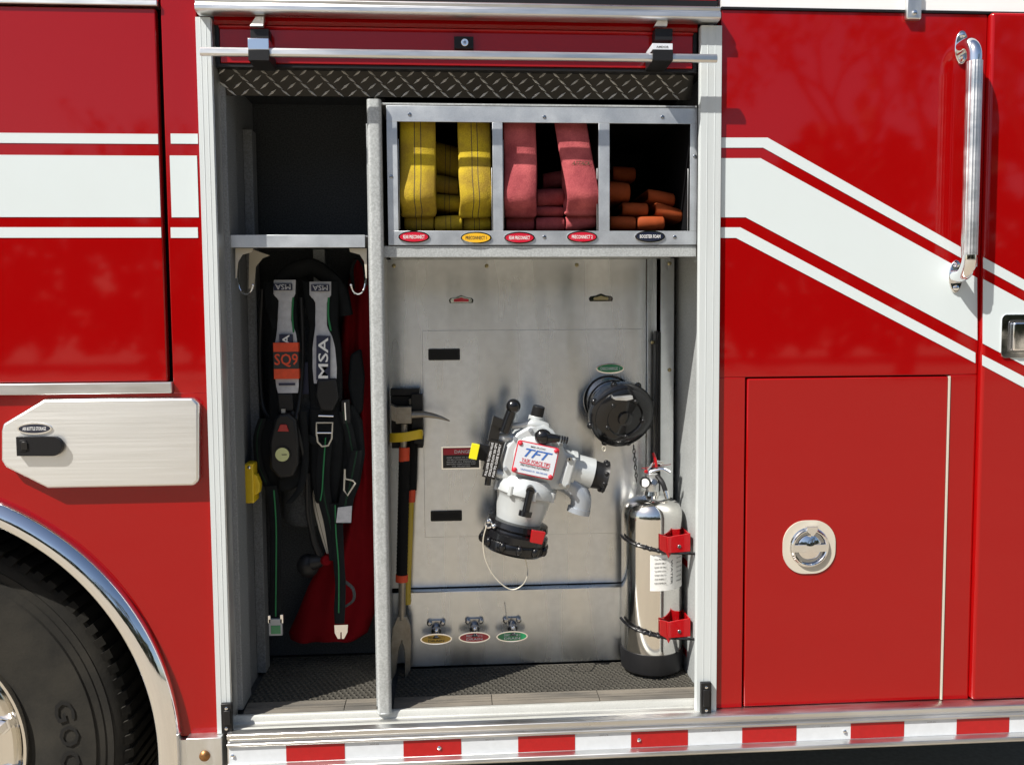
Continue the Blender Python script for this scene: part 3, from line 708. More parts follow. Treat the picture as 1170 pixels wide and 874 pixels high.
for i in range(90):
    a = 2*PI*i/90
    c, s2 = math.cos(a), math.sin(a); t = Vector((-s2, 0, c)); r = Vector((c, 0, s2)); oc = Vector((wx, 0, wz))
    p = oc+r*(Rt-.010); w2 = Rt*2*PI/90*.30
    m.add([p-t*w2+Vector((0, yw+.012, 0)), p+t*w2+Vector((0, yw+.012, 0)), p+t*w2+r*.016+Vector((0, yw+.032, 0)), p-t*w2+r*.016+Vector((0, yw+.032, 0)),
           p-t*w2+Vector((0, yw+.3, 0)), p+t*w2+Vector((0, yw+.3, 0)), p+t*w2+r*.016+Vector((0, yw+.3, 0)), p-t*w2+r*.016+Vector((0, yw+.3, 0))],
          [(0, 1, 2, 3), (4, 7, 6, 5), (0, 4, 5, 1), (1, 5, 6, 2), (2, 6, 7, 3), (3, 7, 4, 0)], 'rubber')
# sidewall lettering: reads clockwise round the tyre
rm = Rt-.138
for i, ch in enumerate('GOODYEAR'):
    a = math.radians(13.5-i*9.2)
    r = Vector((math.cos(a), 0, math.sin(a))); t = Vector((math.sin(a), 0, -math.cos(a)))
    p = Vector((wx, yw-.0130, wz))+r*rm
    m.text(ch, p, .056, .050, 'rubberd', xd=t, zd=r)
m.build('tyre', wh, smooth=28)
m = MB()
pr = [(yw+.05, .314), (yw+.002, .314), (yw-.003, .311), (yw-.003, .304), (yw+.004, .299), (yw+.020, .290), (yw+.04, .275), (yw+.055, .245), (yw+.056, .17), (yw+.04, .14), (yw-.02, .13), (yw-.03, .10), (yw-.03, .01)]
m.lathe((wx, 0, wz), (0, 1, 0), pr, 'mirror', 96, cap=False)
rm_ = m.build('rim', wh, smooth=40)
for i in range(10):
    a = 2*PI*i/10+.16
    m = MB(); p = Vector((wx+.225*math.cos(a), yw+.055, wz+.225*math.sin(a)))
    m.lathe(p, (0, -1, 0), [(0, .024), (.005, .024), (.006, .019), (.03, .018), (.036, .013), (.044, .012), (.046, .006)], 'chrome', 6); m.build('lug_nut', wh)

# ------------------------------------------------------------------ extinguisher bracket (part) and extinguisher
xc, yc, re = X(744.5, 670, .235), .235, .0865
m = MB(); xbk = X(785, 680, .24)
m.box(xbk+.002, xbk+.012, .17, .28, zfl+.005, Z(787, 588, .235), 'redgloss')
m.box(xbk+.012, xWl-.001, .20, .27, zfl+.04, zfl+.06, 'redgloss'); m.box(xbk+.012, xWl-.001, .20, .27, zfl+.3, zfl+.32, 'redgloss')
eb = m.build('extinguisher_bracket', T, bevel=.0015)
for py in (622, 719):
    c = W(770, py, yc-re-.01)
    m = MB(); a = W(756, py+14, yc-re-.012); 
    y1 = yc-re-.002
    m.pprism([(762, py-8), (789, py-13), (789, py+8), (763, py+10)], yc-re-.016, yc-re-.012, 'redgloss'); c_ = W(776, py+2, yc-re-.016); m.cyl((c_.x, yc-re-.016, c_.z), (c_.x, yc-re-.019, c_.z), .005, 'darkchrome', n=14)
    m.pprism([(754, py-11), (763, py-9), (767, py+10), (764, py+16), (761, py+10), (754, py+6)], yc-re-.010, yc-re-.006, 'redgloss')
    cb2 = W(789, py, yc-re-.014).x
    m.box(cb2-.003, cb2, yc-re-.014, .22, Z(788, py+7, yc-re-.014), Z(788, py-12, yc-re-.014), 'redgloss')
    m.build('clamp', eb, bevel=.001)
    m = MB(); pts = []
    for i in range(22):
        t = math.radians(188+ (100)*i/21); dr = 0
        pts.append((xc+(re+.0065)*math.cos(t), yc+(re+.0065)*math.sin(t), Z(740, py-4+14*i/21, yc-re)))
    pts += [(xbk-.010, yc-re-.024, Z(780, py+9, .14)), (xbk+.004, yc-re-.018, Z(790, py+12, .14)), (xbk+.02, yc-re, Z(795, py+18, .16))]
    m.tube(bz(pts, 60), .0042, 'gloss', 10)
    for q in (9, 12, 14, 17, 20): m.sphere(pts[q], (.007, .006, .006), 'gloss', 10, 6)
    m.build('strap', eb)
zsh = Z(744, 592, yc-.02)
ze = zfl+.003
E_ = thing('fire_extinguisher', 'polished stainless water extinguisher with black boot and paper label standing at right of compartment', 'fire extinguisher', (xc, yc, ze))
m = MB()
pr = [(.03, re-.002), (.04, re), (zsh-ze, re)]+[(zsh-ze+.062*math.sin(t)**.9, re*max(0, math.cos(t))**.62) for t in [PI/2*i/14 for i in range(1, 13)]]+[(zsh-ze+.064, .024), (zsh-ze+.075, .022)]
m.lathe((xc, yc, ze), (0, 0, 1), pr, 'mirror', 64)
m.build('cylinder', E_, smooth=50)
m = MB(); m.lathe((xc, yc, ze), (0, 0, 1), [(0, re-.012), (.003, re-.003), (.008, re+.001), (.058, re+.003), (.064, re+.002), (.064, re-.002)], 'black', 64); m.build('boot', E_)
m = MB(); zl0, zl1 = Z(756, 675, yc-re), Z(756, 634, yc-re)
vs = []; nl = 20
for i in range(nl+1):
    t = math.radians(254+78*i/nl)
    for z in (zl0, zl1): vs.append((xc+(re+.0006)*math.cos(t), yc+(re+.0006)*math.sin(t), z))
m.add(vs, [(2*i, 2*i+2, 2*i+3, 2*i+1) for i in range(nl)], 'paper')
def curved(st, tdeg, z, w, h, c='inkb', vert=False):
    t = math.radians(tdeg); p = Vector((xc+(re+.0012)*math.cos(t), yc+(re+.0012)*math.sin(t), z)); tx = Vector((-math.sin(t), math.cos(t), 0))
    if vert: m.text(st, p, w, h, c, xd=(0, 0, -1), zd=tx)
    else: m.text(st, p, w, h, c, xd=tx)
for i in range(7):
    curved(('PULL PIN HOLD', 'UPRIGHT AIM AT', 'BASE OF FIRE', 'SQUEEZE LEVER', 'SWEEP SIDE TO', 'SIDE INSPECT', 'RECHARGE')[i], 273, zl1-.012-i*.0112, .034, .0042)
curved('WATER', 296, (zl0+zl1)/2, .07, .007, 'inkb', True)
for i in range(6): curved(('USE ON WOOD', 'PAPER CLOTH', 'DO NOT USE', 'ON OIL OR', 'ELECTRICAL', 'FIRES')[i], 316, zl1-.014-i*.013, .026, .004)
m.build('label', E_)
zv = zsh+.075
m = MB(); m.cyl((xc, yc, zv-.01), (xc, yc, zv+.022), .020, 'alu'); m.box(xc-.012, xc+.014, yc-.013, yc+.013, zv+.018, zv+.052, 'alu'); m.cyl((xc, yc, zv+.02), (xc, yc-.028, zv+.03), .010, 'darkchrome')
m.build('valve', E_, bevel=.002)
m = MB(); m.tube(bz([(xc-.018, yc-.005, zv+.050), (xc+.006, yc-.01, zv+.062), (xc+.030, yc-.015, zv+.066), (xc+.048, yc-.02, zv+.056)], 12), .0065, 'chrome', 10, flat=.4)
m.build('carry_handle', E_)
m = MB(); m.tube(bz([(xc-.016, yc-.008, zv+.056), (xc-.004, yc-.01, zv+.075), (xc+.012, yc, zv+.082), (xc+.034, yc, zv+.078)], 12), .0055, 'chrome', 10, flat=.4); m.build('squeeze_lever', E_)
m = MB(); g0 = Vector((xc-.024, yc-.02, zv+.030)); m.cyl(g0, g0+Vector((-.004, -.016, 0)), .015, 'black'); m.cyl(g0+Vector((-.004, -.016, 0)), g0+Vector((-.0045, -.0172, 0)), .012, 'paper'); m.build('gauge', E_)
m = MB(); m.tube(bz([(xc+.012, yc-.012, zv+.045), (xc+.022, yc-.03, zv+.030), (xc+.030, yc-.04, zv+.004)], 14), [.007]*15, 'black', 10)
m.cyl((xc+.030, yc-.04, zv+.006), (xc+.034, yc-.048, zv-.014), .0085, 'mirror', r1=.007); m.build('nozzle', E_)
m = MB(); m.tube(bz([(xc+.002, yc-.004, zv+.110), (xc+.008, yc-.01, zv+.088), (xc+.010, yc-.012, zv+.070)], 10), .0042, 'redgloss', 8); m.tube(bz([(xc-.03, yc, zv+.065), (xc-.01, yc, zv+.067), (xc+.06, yc+.02, zv+.072)], 10), .001, 'redgloss', 6)
m.sphere((xc-.02, yc-.014, zv+.058), (.006, .003, .006), 'redgloss', 10, 6); m.build('pull_pin', E_)

# ------------------------------------------------------------------ portable monitor
yM = .19; s0 = S(yM); O = W(609, 521, yM)
th = math.radians(13)
T4 = Matrix(((math.cos(th)*s0, 0, math.sin(th)*s0, O.x), (0, s0, 0, O.y), (-math.sin(th)*s0, 0, math.cos(th)*s0, O.z), (0, 0, 0, 1)))
G = thing('portable_monitor', 'silver grey water monitor with black cap below, mounted on the steel back panel', 'water monitor', (O.x, yP, O.z-.12))
def mb():
    q = MB(); q.T = T4; return q
m = mb()
pts = [(-28, -30), (-35, -14), (-34, 6), (-26, 24), (-12, 36), (2, 40), (14, 36), (26, 24), (34, 14), (46, 13), (46, -27), (30, -31), (14, -33), (-10, -35)]
m.prism(pts, -18, 20, 'mon')
m.cyl((0, 10, 0), (0, (yP-yM)/s0, 0), 20, 'mond', n=28)
m.sphere((0, -6, 2), (31, 20, 30), 'mon', 32, 18)
m.prism([(-24, -19), (24, -19), (25, 19), (-24, 19)], -29, -20, 'mon')
m.prism([(33, -25), (46, -26), (47, 12), (36, 10)], -24, -16, 'mon')
body = m.build('body', G, bevel=.008, seg=4, smooth=45)
m = mb(); m.tube(bz([(6, -8, 34), (-10, -12, 37), (-22, -10, 33), (-32, -8, 30), (-44, -6, 30)], 24), [8, 8, 8, 7.5, 7, 6.5, 6, 5.5, 5, 5, 4.5, 4.5, 4, 4, 4, 4, 4, 4, 4, 4, 4, 4, 4, 4, 4][:len(bz([(0, 0, 0)]*5, 24))], 'mon', 12); m.build('yoke_arm', G)
m = mb(); m.tube(bz([(-22, -8, 16), (-34, -8, 16), (-44, -8, 13)], 12), 5.5, 'mon', 12); m.build('yoke_arm', G)
m = mb(); m.tube(bz([(-14, -8, -28), (-28, -10, -27), (-44, -10, -26)], 12), [9, 9, 8.5, 8, 7.5, 7, 6.5, 6, 5.5, 5, 4.5, 4, 3.5][:len(bz([(0, 0, 0)]*3, 12))], 'mon', 12)
m.build('yoke_arm', G)
m = mb(); m.lathe((0, 0, 0), (0, 0, -1), [(24, 28), (31, 33), (36, 36), (43, 36), (46, 32.5), (50, 31), (64, 29), (78, 26)], 'mon', 48)
for k in range(8):
    a = 2*PI*k/8+.2; m.cyl((35*math.cos(a), 35*math.sin(a), -34), (35*math.cos(a), 35*math.sin(a), -45), 3.2, 'mon', n=10)
m.build('swivel', G, bevel=.0006)
m = mb()
prf = [(76, 29), (77, 35), (83, 36.5), (86, 34.5), (88, 35), (90, 38), (97, 38.5), (99, 37), (101, 38), (109, 37.5), (112, 34), (113, 20), (114, 19), (114, 3)]
m.lathe((0, 0, 0), (0, 0, -1), prf, 'gloss', 56)
for k in range(12):
    a = 2*PI*k/12+.1; c_, s_2 = math.cos(a), math.sin(a); m.sphere((38*c_, 38*s_2, -103), (4, 4, 6), 'gloss', 10, 6)
cap = m.build('cap', G)
m = mb(); m.prism([(12, -76), (28, -76), (27, -90), (13, -90)], -41, -34, 'redgloss'); m.build('cap_lever', G, bevel=.0015)
m = mb(); m.tube([(-35+4*math.cos(t), -20, -84+4*math.sin(t)) for t in [2*PI*i/14 for i in range(14)]], 1.3, 'chrome', 8, closed=True); m.sphere((-36, -22, -80), 3.4, 'chrome', 12, 8); m.sphere((-29, -24, -84), 3, 'chrome', 12, 8)
m.build('split_ring', G)
m = MB(); pp = [(556, 600), (552, 618), (555, 640), (566, 660), (583, 673), (597, 668), (603, 654), (599, 636), (594, 630)]
m.tube(bz([W(a, b, .09 + (.06 if i > 5 else 0)) for i, (a, b) in enumerate(pp)], 64), .0016, 'wire', 8); m.build('cap_cable', G)
m = mb(); m.cyl((1, -36, -34), (1, -38, -60), 4.2, 'gloss', r1=4.2); m.cyl((1, -38, -57), (1, -38.5, -63), 7.5, 'gloss'); m.cyl((1, -30, -33), (1, -38, -34), 5, 'gloss'); m.build('locking_pin', G)
for u, v in ((39, 9), (43, -22), (34, -22), (37, 8)):
    m = mb(); m.cyl((u, -23, v), (u, -26.5, v), 2.2, 'darkchrome', n=6); m.build('bolt', body)
for u, v in ((-27, 18), (-30, -18), (26, 22), (-12, 31)):
    m = mb(); m.cyl((u, -17, v), (u, -21, v), 2.4, 'mond', n=6); m.build('bolt', body)
# name plate
m = mb(); m.prism(rrect(0, 0, 48, 37, 3), -30.2, -29, 'inkred'); m.prism(rrect(0, 0, 45.5, 34.5, 2.5), -30.6, -30.2, 'plate')
m.text('TFT', (2, -30.9, 6.5), 31, 9.5, 'inkblue', italic=True); m.text('MID-FLOW', (0, -30.9, 14), 17, 1.8, 'inkb')
m.text('TASK FORCE TIPS', (1, -30.9, -2.5), 33, 4.0, 'inkred'); m.box(-17, 17, -30.85, -30.7, -6.2, -5.2, 'inkred')
m.text('FIRE FIGHTING EQUIPMENT', (1, -30.9, -8.2), 33, 2.8, 'inkb'); m.text('VALPARAISO IN   800-348-2686', (1, -30.9, -13), 31, 1.8, 'inkblue')
for a in (-1, 1):
    for b in (-1, 1): m.sphere((a*20.5, -30.6, b*15), (2.6, 1.6, 2.6), 'inkred', 12, 6)
m.build('name_plate', G)
# handle block, lever, knobs
m = mb(); m.prism([(-54, -32), (-39, -33), (-38, 11), (-53, 11)], -20, -2, 'gloss')
for i in range(3):
    x = -50.5+i*4.4; m.text(('PULL LEVER TO OPEN VALVE', 'OSCILLATE FLOW 300 GPM', 'PUSH TO CLOSE SLOWLY')[i], (x, -20.6, -11), 38, 2.6, 'ink', xd=(0, 0, 1), zd=(-1, 0, 0))
m.cyl((-46, -10, -32), (-45, -10, -42), 3.6, 'gloss'); m.build('valve_block', G, bevel=.0012)
m = mb(); m.prism([(-56, 8), (-44, 8), (-46, 36), (-56, 36)], -16, -6, 'gloss'); m.prism([(-56, 28), (-36, 24), (-36, 34), (-56, 38)], -20, -10, 'gloss')
m.cyl((-40, -16, 22), (-37, -18, 50), 6.8, 'gloss', r1=5.6, n=24); m.sphere((-36.5, -18, 53), 8.4, 'gloss', 24, 16); m.build('bale_handle', G, bevel=.001)
m = mb(); m.box(-66, -52, -10, -4, -16, 2, 'black'); m.prism([(-73, -15), (-64, -15), (-64, 2), (-73, 2)], -20, -12, 'tagy'); m.build('yellow_tag', G, bevel=.0006)
m = mb(); m.cyl((-6, 0, 38), (-6, 0, 46), 9, 'mon'); m.cyl((-6, 0, 44), (-6, -2, 58), 7.5, 'black', r1=7, n=16); m.build('top_knob', G, bevel=.001)
m = mb(); m.sphere((3, -26, 27), (10, 8, 9), 'gloss', 20, 12); m.cyl((3, -10, 27), (3, -26, 27), 8, 'mon'); m.cyl((8, -28, 27), (20, -29, 29), 6, 'gloss', r1=4)
for k in range(4): m.cyl((20+k*3, -29, 29), (21.6+k*3, -29, 29), 4.2, 'gloss', n=14)
m.build('side_knob', G)
m = mb(); m.cyl((44, 0, -5), (50, 0, -5), 21, 'mon', n=40); m.cyl((50, 0, -5), (72, 0, -6), 18, 'mon', n=40)
m.build('outlet_barrel', G, bevel=.0008)
m = mb(); m.lathe((71, 0, -6), (1, 0, -.02), [(0, 16.5), (10, 15.5), (14, 16.5), (17.5, 19), (18, 17), (10, 12), (8, 3)], 'black', 36); 
for k in range(9):
    a = 2*PI*k/9; m.sphere((86, 17*math.cos(a), -6.2+17*math.sin(a)), (3.4, 2.6, 2.6), 'black', 8, 6)
m.build('rubber_tip', G)
m = mb(); m.tube(bz([(38, -2, -18), (52, -4, -24), (63, -6, -33), (66, -6, -44), (65, -6, -52)], 20), [14, 14, 14, 13.5, 13, 13, 12.5, 12, 12, 12, 12, 12, 12, 12, 12, 12, 12, 12, 12, 12, 12][:len(bz([(0, 0, 0)]*5, 20))], 'mond', 24)
m.cyl((65.2, -6, -47), (65, -6, -53), 13.4, 'mond', n=28); m.build('elbow', G)

# ------------------------------------------------------------------ hoses
def loop_path(px, ptop, pbot, yfr, rad, pxb=None, back=.22):
    pxb = pxb or px
    zt = zB+.0; zb = Z(px, pbot, yfr); xt = W(px, ptop, yfr).x; xb = W(pxb, pbot, yfr).x
    P = [(xt, yfr+.06, zA-.008), (xt, yfr+.025, zA-.012), (xt*.9+xb*.1, yfr+.008, zB-.006), (xt*.6+xb*.4, yfr+.004, zB-.075), (xt*.3+xb*.7, yfr-.006, (zB+zb)/2-.02), (xb, yfr-.012, zb+rad*1.3),
         (xb, yfr+.012, zb+rad*.35), (xb, yfr+rad*.9, zb), (xb, yfr+rad*2.0, zb+.008), (xb, yfr+rad*2.9, zb+.04), (xb, yfr+rad*3.2, zb+.12), (xb, yfr+.12, zB-.02)]
    rq = random.Random(int(px)); P = [Vector(p)+Vector((rq.uniform(-.002, .002), rq.uniform(-.003, .002) if i > 1 else 0, 0)) for i, p in enumerate(P)]
    return bz(P, 88)
def fold_path(px, pc, ph, yfr, rise=.0, L=.22):
    c = W(px, pc, yfr); h = ph*S(yfr)/2
    P = [(c.x, yfr+L, c.z+h*.95)]+[(c.x, yfr+h-h*math.sin(t), c.z+h*math.cos(t)) for t in [PI*i/12 for i in range(13)]]+[(c.x, yfr+L, c.z-h*.95)]
    return [Vector(p) for p in P]
def foldpiece(name, px0, px1, p0, p1, yfr, matn, par, tilt=0, line='stitch', th=.011):
    m = MB(); s_ = S(yfr)
    pth = fold_path((px0+px1)/2, (p0+p1)/2, (p1-p0)-th/s_*.9, yfr)
    rq = random.Random(int(px0*7+p0)); a = math.radians(tilt+rq.uniform(-3, 3)); m.ribbon(pth, (math.cos(a), rq.uniform(-.12, .12), math.sin(a)), (px1-px0)*s_*.985, th, matn, line); return m.build(name, par, smooth=50)
yh = .052
HY = thing('fire_hose', 'yellow double jacket fire hose folded in the first opening of hose box', 'fire hose', (X(508, 264, .1), .1, zC), 'folded fire hoses in the hose box')
m = MB(); m.ribbon(loop_path(476, 142, 244, yh, .03, 478), (1, 0, 0.01), 40*S(yh), .013, 'yhose', 'stitch'); m.build('hose_loop', HY, smooth=50)
m = MB(); m.ribbon(loop_path(542, 142, 245, yh+.004, .03, 544), (1, 0, 0), 37*S(yh), .013, 'yhose', 'stitch'); m.build('hose_loop', HY, smooth=50)
for a, b, c, d, y, t in ((462, 495.5, 245.5, 264, .095, 0), (496.5, 528.5, 246, 264, .09, 0), (529, 561, 246.5, 264, .10, 0), (497, 524, 201, 221, .15, -8), (496, 526, 222, 240, .14, -7), (496, 527, 163, 200, .17, -12)):
    foldpiece('hose_fold', a, b, c, d, y, 'yhose', HY, t)
HR_ = thing('fire_hose', 'faded red double jacket fire hose folded in the middle opening of hose box', 'fire hose', (X(628, 264, .1), .1, zC), 'folded fire hoses in the hose box')
m = MB(); m.ribbon(loop_path(594, 142, 245, yh, .03, 594.5), (1, 0, 0), 37*S(yh), .013, 'rhose', None); m.build('hose_loop', HR_, smooth=50)
m = MB(); m.ribbon(loop_path(652, 142, 243, yh-.006, .03, 666), (1, 0, -.02), 37*S(yh), .013, 'rhose', None)
cc = W(663, 187, yh-.014); 
m.text('ATTACK', (cc.x+.002, yh-.0175, cc.z), .050, .010, 'stitch', italic=True)
m.build('hose_loop', HR_, smooth=50, label='loop with dark printed marks')
for a, b, c, d, y, t in ((578, 611, 247, 264, .095, 0), (612, 646, 248, 264, .09, 0), (646.5, 682, 244, 262, .085, 9), (613, 645, 215, 235, .12, 4), (612, 645, 236, 247, .115, 2), (620, 644, 196, 214, .2, 12)):
    foldpiece('hose_fold', a, b, c, d, y, 'rhose', HR_, t, None)
HO = thing('fire_hose', 'orange small diameter hose lying low in right opening of hose box', 'fire hose', (X(738, 264, .1), .1, zC), 'folded fire hoses in the hose box')
for a, b, c, d, y, t in ((697, 727, 247, 262.5, .08, 0), (728, 760, 247, 262.5, .082, 0), (711, 741, 231.5, 246, .11, 0), (748, 781, 235, 250, .10, -13), (740, 772, 218, 233, .13, -12), (690, 721, 207, 229, .13, -5), (700, 727, 190, 206, .25, -5)):
    foldpiece('hose_fold', a, b, c, d, y, 'ohose', HO, t, None, .009)

# ------------------------------------------------------------------ forcible entry tools
m = MB(); yT = .235
m.pbox(446, 444, 479, 452, yT+.035, yP, 'black'); m.pbox(447, 452, 483, 512, yT+.05, yP, 'black'); m.pbox(470, 450, 483, 490, yT+.02, yT+.05, 'black'); m.pbox(473, 498, 484, 507, yT+.0, yT+.05, 'black')
tb = m.build('tool_bracket', T, bevel=.002)
m = MB(); m.ribbon(bz([W(446, 500, yT), W(452, 500, yT-.02), W(464, 499, yT-.025), W(480, 496, yT-.012), W(483, 497, yT+.02)], 20), (0, 0, 1), .026, .004, 'yellow'); m.build('strap', tb)
HT = thing('halligan_bar', 'steel halligan bar with black grip tape, pike up and fork down, beside the grey post', 'halligan bar', tuple(W(458, 775, yT)))
m = MB()
m.pbox(452, 465, 470, 484, yT-.016, yT+.016, 'forged')
pk = bz([W(468, 474, yT), W(484, 473.5, yT), W(500, 476, yT), W(514, 481, yT)], 18); m.tube(pk, [.012-.0105*(i/(len(pk)-1))**1.5 for i in range(len(pk))], 'forged', 14, flat=.8)
m.pprism([(446, 462), (453, 466), (453, 482), (447, 480)], yT-.022, yT+.022, 'forged'); m.cyl(W(462, 484, yT), W(461, 512, yT), .009, 'forged'); m.build('head', HT, bevel=.003)
m = MB(); a, b = W(462, 526, yT), W(459, 658, yT)
pts = [a+(b-a)*(i/60) for i in range(61)]; m.tube(pts, [.0150+(.0010 if i % 2 else 0) for i in range(61)], 'grip', 16); m.build('grip', HT)
for p0, p1 in ((511, 527), (656, 664)):
    m = MB(); q = lambda v: W(462-3*(v-511)/150, v, yT); m.cyl(q(p0), q(p1), .0150 if p0 < 600 else .0175, 'orangef', n=20); m.build('grip_band', HT)
m = MB(); m.cyl(W(459.5, 663, yT), W(459, 708, yT), .010, 'forged', n=16)
m.pprism([(454, 704), (464, 704), (469, 716), (470, 738), (469, 765), (463, 776), (462, 745), (459, 733), (456, 742), (452, 770), (447, 778), (446, 740), (448, 718)], yT-.008, yT+.008, 'forged'); m.build('fork', HT, bevel=.0025)
AX = thing('fire_axe', 'fire axe with black head and yellow handle behind the halligan bar', 'axe', tuple(W(468, 700, .29)))
m = MB(); m.tube(bz([W(473, 480, .28), W(471, 560, .28)], 8), .0145, 'grip', 14, flat=.7); m.build('handle_sleeve', AX)
m = MB(); m.cyl(W(470, 559, .28), W(469.5, 573, .28), .0125, 'orangef', n=16); m.build('grip_band', AX)
m = MB(); m.tube(bz([W(469.5, 573, .28), W(468, 620, .28), W(466, 668, .28), W(466, 690, .28)], 16), .0100, 'handley', 14, flat=.75); m.build('handle', AX)
m = MB(); m.pprism([(466, 455), (481, 452), (483, 482), (468, 486)], .262, .298, 'gloss'); m.build('head', AX, bevel=.003)

# ------------------------------------------------------------------ breathing apparatus in left bay
ySB = .24
BA = thing('breathing_apparatus', 'black breathing apparatus harness with grey reflective shoulder straps hanging in left bay', 'breathing apparatus', tuple(W(350, 560, ySB)))
def rib(pts, w, matn, y, name, par, th=.006, line=None, ls=((.46, .47), (.53, .54)), wd=(1, 0, 0), n=24, flatm=None, label=None):
    m = MB()
    P = bz([W(a, b, y+(c if len(t_) > 2 else 0)) for t_ in pts for a, b, c in [tuple(t_)+((0,) if len(t_) == 2 else ())]], n)
    if isinstance(w, (list, tuple)):
        k = len(P); ww = []
        for i in range(k):
            t = i/(k-1)*(len(w)-1); j = min(int(t), len(w)-2); f = t-j; ww.append((w[j]*(1-f)+w[j+1]*f)*S(y))
    else: ww = w*S(y)
    m.ribbon(P, wd, ww, th, matn, line, ls); return m.build(name, par, smooth=60, label=label)
m = MB(); m.lathe(W(350, 600, .33), (0.02, 0, 1), [(0, .03), (.01, .055), (.03, .068), (.50, .068), (.56, .05), (.60, .022), (.63, .02)], 'darkwall', 32); m.build('air_cylinder', BA)
m = MB(); pa = bz([W(318, 345, ySB+.02), W(322, 325, ySB+.02), W(338, 310, ySB+.02), W(358, 306, ySB+.02), W(376, 318, ySB+.02), W(388, 332, ySB+.02), W(394, 360, ySB+.03)], 36)
m.tube(pa, .030, 'web', 14, flat=.6); m.build('collar', BA)
s1 = rib([(322, 322), (321, 345), (325, 372), (327, 400), (327, 440), (325, 470), (326, 500)], [38, 36, 30, 36, 38, 34, 30], 'web', ySB, 'shoulder_strap', BA, .022)
s2 = rib([(367, 322), (368, 345), (370, 372), (371, 400), (372, 440), (373, 480), (372, 510)], [42, 38, 32, 38, 38, 34, 30], 'web', ySB, 'shoulder_strap', BA, .022)
rib([(325.5, 320), (325, 336), (326, 344), (325, 366), (327, 380), (327, 392)], [24, 24, 15, 15, 21, 25], 'reflect', ySB-.015, 'reflective_strip', s1, .004)
rib([(366, 322), (366, 337), (367, 346), (367, 372), (369, 384), (370, 398), (371, 420), (371.5, 438)], [24, 24, 13, 13, 20, 25, 27, 25], 'reflect', ySB-.015, 'reflective_strip', s2, .004)
rib([(335, 340), (334, 360), (335.5, 380)], 2, 'green', ySB-.016, 'green_edging', s1, .003); rib([(375.5, 340), (375, 360), (378, 378)], 2.2, 'green', ySB-.016, 'green_edging', s2, .003)
def tag_(px, py, w, h, y, base, st, tw, thh, tcol, xd, zd, par, name='label_patch', rot=0, outline=None):
    m = MB(); c = W(px, py, y); s_ = S(y); a = math.radians(rot)
    q = Matrix.Translation(c) @ Matrix.Rotation(a, 4, 'Y'); m.T = q
    if outline: m.box(-w/2*s_-.0015, w/2*s_+.0015, -.0015, .002, -h/2*s_-.0015, h/2*s_+.0015, outline)
    m.box(-w/2*s_, w/2*s_, -.003, .0015, -h/2*s_, h/2*s_, base)
    if st: m.text(st, (0, -.0036, 0), tw*s_, thh*s_, tcol, xd=xd, zd=zd)
    return m.build(name, par)
yt_ = ySB-.023
tag_(323.5, 328, 20, 7.5, yt_, 'navy', 'MSA', 17, 6, 'reflect', (-1, 0, 0), (0, 0, -1), s1)
tag_(366, 329, 20, 7.5, yt_, 'navy', 'MSA', 17, 6, 'reflect', (-1, 0, 0), (0, 0, -1), s2)
tag_(327, 388, 15, 12, yt_, 'navy', 'A', 11, 8, 'ink', (0, 0, 1), (-1, 0, 0), s1)
tag_(369.5, 409, 15.5, 50, yt_, 'navy', 'MSA', 46, 11, 'ink', (0, 0, 1), (-1, 0, 0), s2, rot=1.5)
m = MB(); m.pbox(312.5, 391.5, 341, 433, yt_-.008, yt_+.03, 'orangef'); m.pbox(312.3, 402, 341.2, 421.5, yt_-.009, yt_+.02, 'inkb')
c = W(327, 411.8, yt_-.0095); m.text('SQ9', (c.x, c.y, c.z), 26*S(yt_), 15*S(yt_), 'orangef'); m.build('name_wrap', s1, bevel=.002, label='orange wrap lettered SQ9')
rib([(328, 433), (328.5, 441), (329, 449)], [26, 25, 22], 'reflect', yt_+.004, 'reflective_strip', s1, .004)
tag_(328, 439, 18, 2.4, yt_+.001, 'navy', None, 0, 0, None, None, None, s1)
tag_(348, 432, 9, 36, ySB+.01, 'navy', None, 0, 0, None, None, None, BA)
# gauge console
m = MB(); P = [(313, 480), (318, 473), (330, 472), (338, 480), (341, 505), (341, 530), (335, 545), (318, 547), (308, 535), (307, 505)]
m.pprism(P, ySB-.055, ySB-.01, 'black'); gc = m.build('gauge_console', BA, bevel=.008, seg=3)
m = MB(); m.pprism([(317, 493), (320, 485), (327, 485), (330, 493)], ySB-.060, ySB-.050, 'redgloss'); m.build('button', gc, bevel=.001)
m = MB(); c = W(323, 519, ySB-.055); m.cyl((c.x, c.y+.006, c.z), (c.x, c.y-.005, c.z), .022, 'black', n=28); m.cyl((c.x, c.y-.004, c.z), (c.x, c.y-.006, c.z), .0185, 'lens', n=28); m.box(c.x-.001, c.x+.012, c.y-.0075, c.y-.006, c.z-.001, c.z+.001, 'inkb'); m.build('gauge', gc)
m = MB(); m.pbox(321.5, 467.5, 325.5, 477, ySB-.03, ySB-.02, 'cream'); m.build('hose_clip', gc)
